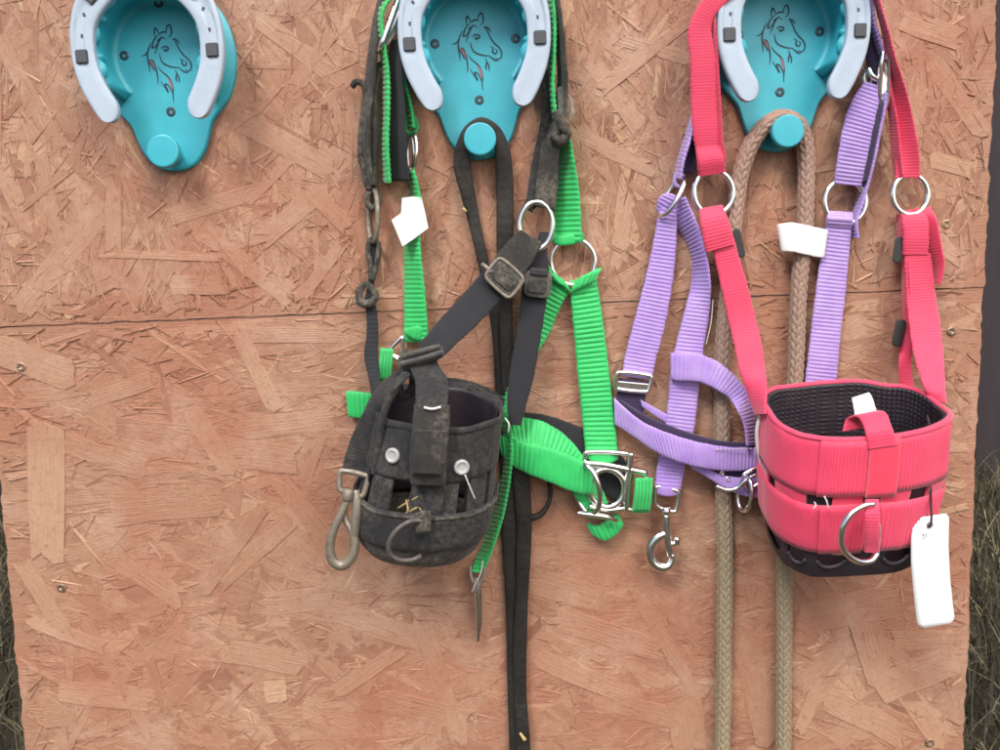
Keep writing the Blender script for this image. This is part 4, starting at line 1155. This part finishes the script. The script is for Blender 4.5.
# white woven care label on the cheek strap
ribbon('care_label', [(826,244,15.5,28,0,98),(815,242,19,29,0,100),(802,239,22,29,0,98),(790,237,23,29,0,92),(779,238,19,27,0,80)], 29, M['tag'], ph, rib=0, amp=0, th=1.0, wob=.2)
tube('loose_thread', [(713,300,16),(711,322,18),(706,345,16)], .45, M['thread'], ph, n=5)

# ------------------------------------------------------------------ pink grazing muzzle
PK = M['pink']
pm = thing('grazing_muzzle', 'new bright pink grazing muzzle with black mesh lining and a silver dee ring in front', 'muzzle', P(800, 20, 20))
# headstall, left
ribbon('crown_strap', [(748,-30,44,22,0,40),(724,-8,44,20,0,38),(707,10,42,20,0,30),(700,28,40,23,0,2),(703,60,37,26,0,-4),(704,95,33,27,0,-3),(706,130,29,27,0,-3),(709,150,26,27,0,-3)], 26, PK, pm, rib=2.6, amp=.18, th=2.6)
ribbon('crown_strap_second_layer', [(714,-4,34,5,1,0),(713,20,33,5,1,0),(715,60,31,6,1,-3),(717,100,28,6,1,-3),(720,140,24,6,1,-5),(723,160,21,6,1,-8)], 18, PK, pm, rib=2.6, amp=.18, th=2.2)
ribbon('crown_strap_third_layer', [(709,14,28,4,1,0),(711,60,26,5,1,-3),(713,100,24,5,1,-3),(716,140,20,5,1,-5),(722,172,16,6,1,-10)], 16, PK, pm, rib=2.6, amp=.18, th=2.2)
ribbon('keeper_loop', [(709,147,27,27,0,-4),(711,160,28,28,0,-8),(712,174,23,27,0,-10)], 27, PK, pm, rib=2.6, amp=.2, th=4)
ring('headstall_ring', 713.5, 193, 18, 19.5, 22, 3.0, M['chrome'], pm)
ribbon('ring_loop', [(711,208,20,24,0,-10),(713,217,29,27,0,-12),(717,232,31,30,0,-14),(720,248,29,30,0,-16)], 29, PK, pm, rib=3.2, amp=.45, th=4)
slab('strap_slider', rrect(739, 243, 8, 30, -12, 4), 22, 27, M['slider'], pm, bev=1.4)
ribbon('cheek_strap', [(722,240,27,24,0,-14),(727,258,27,24,0,-12),(734,285,28,26,0,-12),(741,315,30,27,0,-14),(747,340,36,27,0,-12),(752,368,46,26,0,-6),(757,392,60,20,1,-4),(760,414,70,11,1,0)], 27, PK, pm, rib=2.8, amp=.3)
# headstall, right
ribbon('crown_strap', [(868,-30,40,4,1,-10),(876,-2,38,5,1,-14),(884,28,34,6,1,-14),(890,56,30,9,1,-10),(897,84,26,15,1,-8),(903,120,22,21,1,-5),(907,150,20,24,1,-3),(908,178,18,25,0,-1)], 26, PK, pm, rib=2.8, amp=.3)
ribbon('crown_strap_second_layer', [(884,50,22,4,1,-8),(889,90,20,6,1,-4),(893,120,18,8,1,-3),(896,150,16,9,1,-2),(899,176,14,8,1,0)], 18, PK, pm, rib=2.8, amp=.3)
ring('headstall_ring', 910, 195, 16, 17.5, 20, 2.9, M['chrome'], pm)
ribbon('ring_loop', [(913,210,14,20,0,-8),(915,219,20,26,0,-4),(916,236,21,26,0,0),(915,255,18,26,0,0)], 28, PK, pm, rib=2.8, amp=.35, th=3.4)
ribbon('strap_end_flap', [(921,208,16,18,0,-10),(928,222,20,18,1,-22),(934,245,20,15,1,-12),(938,265,18,13,1,0),(936,284,15,9,1,10)], 22, PK, pm, rib=2.8, amp=.35)
ribbon('ring_loop', [(900,214,12,6,1,0),(901,230,13,7,1,0),(903,250,14,8,1,0)], 16, PK, pm, rib=2.8, amp=.3)
slab('strap_slider', rrect(898, 250, 9, 27, 8, 4), 14, 19, M['slider'], pm, bev=1.4)
ribbon('cheek_strap', [(917,253,18,27,0,0),(919,275,18,28,0,-3),(922,305,22,30,0,-5),(926,335,32,31,0,-5),(930,362,48,28,0,-4),(934,385,64,22,0,-4),(939,403,76,15,1,0)], 28, PK, pm, rib=2.8, amp=.35)
ribbon('strap_tail', [(905,262,12,7,1,0),(907,300,14,9,1,0),(908,325,14,11,1,0),(906,345,16,12,1,6),(905,365,18,13,0,8),(907,388,20,14,0,0)], 18, PK, pm, rib=2.8, amp=.3)
slab('strap_slider', rrect(899, 333, 11, 28, 12, 4), 15, 20, M['slider'], pm, bev=1.4)
# basket
out_ = rv(.02, -math.cos(R(19)), -math.sin(R(19))).normalized()
dn = rv(-.02, math.sin(R(3)), -math.cos(R(3))).normalized()
rg_ = rv(1, 0, .01).normalized()
pb = Basket(P(853, 407, 78), rg_, dn, out_, [(-8, 75, 51, 0), (0, 75, 51, 0), (50, 76, 50, 0), (60, 75, 49, -1), (98, 71, 47, -3), (112, 68, 45, -4), (128, 64, 42, -5), (142, 59, 38, -6)], 2.9)
pb.warp = lambda t, v: -8 * math.cos(t) * max(0, math.sin(t)) * (1 - v / 260) + 2.6 * noise.noise(Vector((math.cos(t) * 1.7, math.sin(t) * 1.7, v * .01)))
pb.shell('upper_band', 0, 2*PI, 1, 50, 1.5, 1.5, PK, pm, pleat=2.7, amp=.5, nt=900, nv=8)
pb.shell('rim_binding', 0, 2*PI, -1.5, 2.5, .8, 4.6, PK, pm, nt=160, nv=3)
pb.shell('mesh_lining', 0, 2*PI, .5, 64, -2.4, 2, M['liner'], pm, nt=520, nv=56, waffle=(7, 4.2, 1.3))
pb.shell('lower_band', 0, 2*PI, 60, 107, 1.8, 1.5, PK, pm, pleat=2.7, amp=.5, nt=900, nv=8)
def proj(p):
    d = p - CAM; return 500 + F * d.dot(rt) / d.dot(fw), 375 - F * d.dot(up) / d.dot(fw)
def t_at(x, v=54, off=2):
    return min((abs(proj(pb.pt(R(a), v, off))[0] - x), R(a)) for a in range(0, 181))[1]
webs = [(t_at(806), t_at(774)), (t_at(863), t_at(832)), (t_at(911), t_at(879)), (R(-12), t_at(930)), (t_at(767), R(192))] + [(R(c - 10), R(c + 10)) for c in (220, 250, 280, 310)]
for wa, wb in webs:
    pb.shell('vertical_web', wa, wb, 47, 64, .2, 2.2, PK, pm, nv=5)
def rub_hole(t, v):
    for tc_ in (R(108), R(72), R(140), R(38), R(8), R(172), R(225), R(270), R(315)):
        if ((t - tc_) * 78 / 14) ** 2 + ((v - 116) / 9.0) ** 2 < 1: return True
    return False
pb.shell('rubber_base', 0, 2*PI, 99, 138, -1.0, 3, M['rubber'], pm, nt=360, nv=26, hole=rub_hole)
for tc_ in (108, 72, 140, 38):
    pts = []
    for k in range(11):
        a = R(12 + 156 * k / 10)
        pts.append(pb.pt(R(tc_) + 14.5 * math.cos(a) / 78, 116 + 9.4 * math.sin(a), .4))
    tube_world('hole_rim', pts, 1.9, M['rubber'], pm, n=8, step=1.5)
V = []; Fc = []
for q in (1, .6, .2):
    for i in range(48):
        t = 2 * PI * i / 48; e_ = pb.pt(t, 137.5, -2); c_ = pb.o + pb.d * 140 * u + pb.f * -6 * u
        V.append(c_ + (e_ - c_) * q)
for j in range(2):
    for i in range(48): Fc.append((j*48+i, j*48+(i+1)%48, (j+1)*48+(i+1)%48, (j+1)*48+i))
mesh_obj('rubber_floor', V, Fc, M['rubber'], pm)
# sewn seams and the front loop
def proj(p):
    d = p - CAM; return 500 + F * d.dot(rt) / d.dot(fw), 375 - F * d.dot(up) / d.dot(fw)
def seam(x, v0, v1, name='seam', r=1.2, mat=None):
    t = min((abs(proj(pb.pt(R(a), (v0+v1)/2, 3))[0] - x), a) for a in range(5, 176))[1]
    tube_world(name, [pb.pt(R(t), v, 2.6) for v in (v0, (v0+v1)/2, v1)], r, mat or M['pink2'], pm, n=6, step=2)
    return t
pb.shell('band_overlap', t_at(867, 28), t_at(819, 28), 1, 50.5, 3.2, 1.1, PK, pm, pleat=2.7, amp=.4, nv=8, nt=90)
pb.shell('band_overlap', t_at(862, 84), t_at(819, 84), 60, 107.5, 3.5, 1.1, PK, pm, pleat=2.7, amp=.4, nv=8, nt=90)
pb.shell('band_overlap', t_at(905, 84), t_at(877, 84), 60, 107, 3.3, 1.1, PK, pm, pleat=2.7, amp=.4, nv=8, nt=60)
for x in (871,): seam(x, 2, 49)
for x in (862, 876): seam(x, 61, 106)
t0 = min((abs(proj(pb.pt(R(a), 30, 3))[0] - 897), a) for a in range(5, 176))[1]
t1 = min((abs(proj(pb.pt(R(a), 30, 3))[0] - 868), a) for a in range(5, 176))[1]
pb.shell('front_patch', R(t0), R(t1), 0, 52, 4.4, 1.6, M['pink2'], pm, nv=10)
def fr(x, y, h): return (x, y, h)
def hs_at(x, v, off):
    t = min((abs(proj(pb.pt(R(a), v, off))[0] - x), a) for a in range(5, 176))[1]
    return pb.pt(R(t), v, off)
E1 = [hs_at(868, 8, 4.5), hs_at(866, -6, 3), hs_at(857, -13, -12), hs_at(846, -6, -22), hs_at(842, 4, -20)]
E2 = [hs_at(897, 6, 4.5), hs_at(893, -8, 3), hs_at(884, -15, -12), hs_at(874, -8, -24), hs_at(870, 4, -24)]
ribbon_world('front_loop', E1, E2, PK, pm, rib=3, amp=.2, th=2.4)
E1 = [hs_at(855, -9, -20), hs_at(853, -16, -30), hs_at(852, -18, -36)]; E2 = [hs_at(876, -12, -20), hs_at(872, -19, -30), hs_at(870, -21, -36)]
ribbon_world('care_label', E1, E2, M['tag'], pm, rib=0, amp=0, th=.9)
# silver dee on the front
dpts = [(874,504,138),(863,506,141),(850,515,142),(842,530,142),(842,546,140),(850,557,138),(862,562,134),(872,560,131),(877,553,128)]
tube('front_dee', dpts, 2.5, M['chrome'], pm, n=12)
tube('dee_bar', [(874,505,134),(878,528,132),(877,555,127)], 2.0, M['chrome'], pm, n=8)
ribbon('dee_loop', [(872,500,130,14,0,0),(872,512,140,15,0,0),(872,530,139,15,0,0),(872,552,130,15,0,0)], 18, PK, pm, rib=2.7, amp=.35, th=2.4)
tube('cord_end', [(761,412,60),(757,430,62),(758,450,62),(761,466,60)], [1.6,1.9,1.7,1.3], M['thread'], pm, n=8)
for pts in ([(824,496,128),(827,502,130),(828,509,130)],[(814,502,126),(816,505,128),(813,509,128)]): tube('loose_thread', pts, .6, M['thread'], pm, n=5)

# ------------------------------------------------------------------ swing tag tied to the pink muzzle
st = thing('swing_tag', 'blank white card swing tag hanging on a dark cord from the pink muzzle', 'tag', P(931, 420, 60))
def tagwarp(x, y): return 2.5 * math.sin((y - 515) / 36.0) + (x - 930) * .05
cor = [(914, 516, 5), (949, 513, 5), (955, 623, 5), (918, 628, 5)]
out2 = [(p[0], p[1]) for p in frame_pts([(914,517,0),(948.5,513.5,0),(948.5,548,0),(950,580,0),(955.5,623,0),(918,628.5,0),(913,585,0),(910.5,550,0),(911,530,0)], 4, 4)]
# card built as a curved grid
V, Fc, UVt = [], [], []
rows_ = [(513.5,0),(518,.0),(535,0),(550,0),(570,0),(590,0),(610,0),(622,0),(628,0)]
def lx_(y): return float(np.interp(y, [514,520,535,560,585,610,624,628], [919,913.5,911,911,913,915.5,917.5,922]))
def rx_(y): return float(np.interp(y, [513,518,548,580,610,620,624,628], [945,949,948.5,950,953,954.5,954,950]))
ny_, nx_ = 30, 8
HT = 116
for side in (0, 1):
    for j in range(ny_ + 1):
        q = j / ny_
        for i in range(nx_ + 1):
            f = i / nx_
            yt = 517.5 - 4 * f; yb = 628.5 - 5 * f
            y = yt + (yb - yt) * q
            ye = 514 + 114 * q
            x = lx_(ye) + (rx_(ye) - lx_(ye)) * f
            V.append(P(x, y, HT - side * .9 + 3 * math.sin(q * 3.0) + 3 * f))
k_ = (ny_ + 1) * (nx_ + 1)
for j in range(ny_):
    for i in range(nx_):
        a = j * (nx_ + 1) + i; Fc.append((a, a + nx_ + 1, a + nx_ + 2, a + 1)); Fc.append((k_ + a, k_ + a + 1, k_ + a + nx_ + 2, k_ + a + nx_ + 1))
bd = [i for i in range(nx_ + 1)] + [j * (nx_ + 1) + nx_ for j in range(1, ny_ + 1)] + [ny_ * (nx_ + 1) + i for i in range(nx_ - 1, -1, -1)] + [j * (nx_ + 1) for j in range(ny_ - 1, 0, -1)]
for a, b_ in zip(bd, bd[1:] + bd[:1]): Fc.append((a, b_, k_ + b_, k_ + a))
card = mesh_obj('card', V, Fc, M['tag'], st)
for (x0, y0, w_, h_) in ((923.5,535,1.2,2.6),(923.8,538.3,1.0,2.2),(926,535.4,.8,4.2),(930.5,534.2,1.1,2.0),(933,535.5,.8,2.6),(931,537.8,1.6,.8),(928,536,.6,1.6)):
    slab('print_mark', rrect(x0, y0, w_, h_, 0, .2, 1), HT + 2.4, HT + 3.0, M['print'], card, bev=0)
tube('cord', [(927,416,92),(929,423,108),(930,450,114),(930.5,480,118),(931,505,119),(931,523,121),(928.5,528,119),(927,520,116),(926,505,112),(924.5,492,104),(923,482,92)], .95, M['thread_dark'], st, n=6)
ring('tag_hole', 930.5, 524.5, HT + 3.2, 1.8, 1.8, .8, M['print'], card)
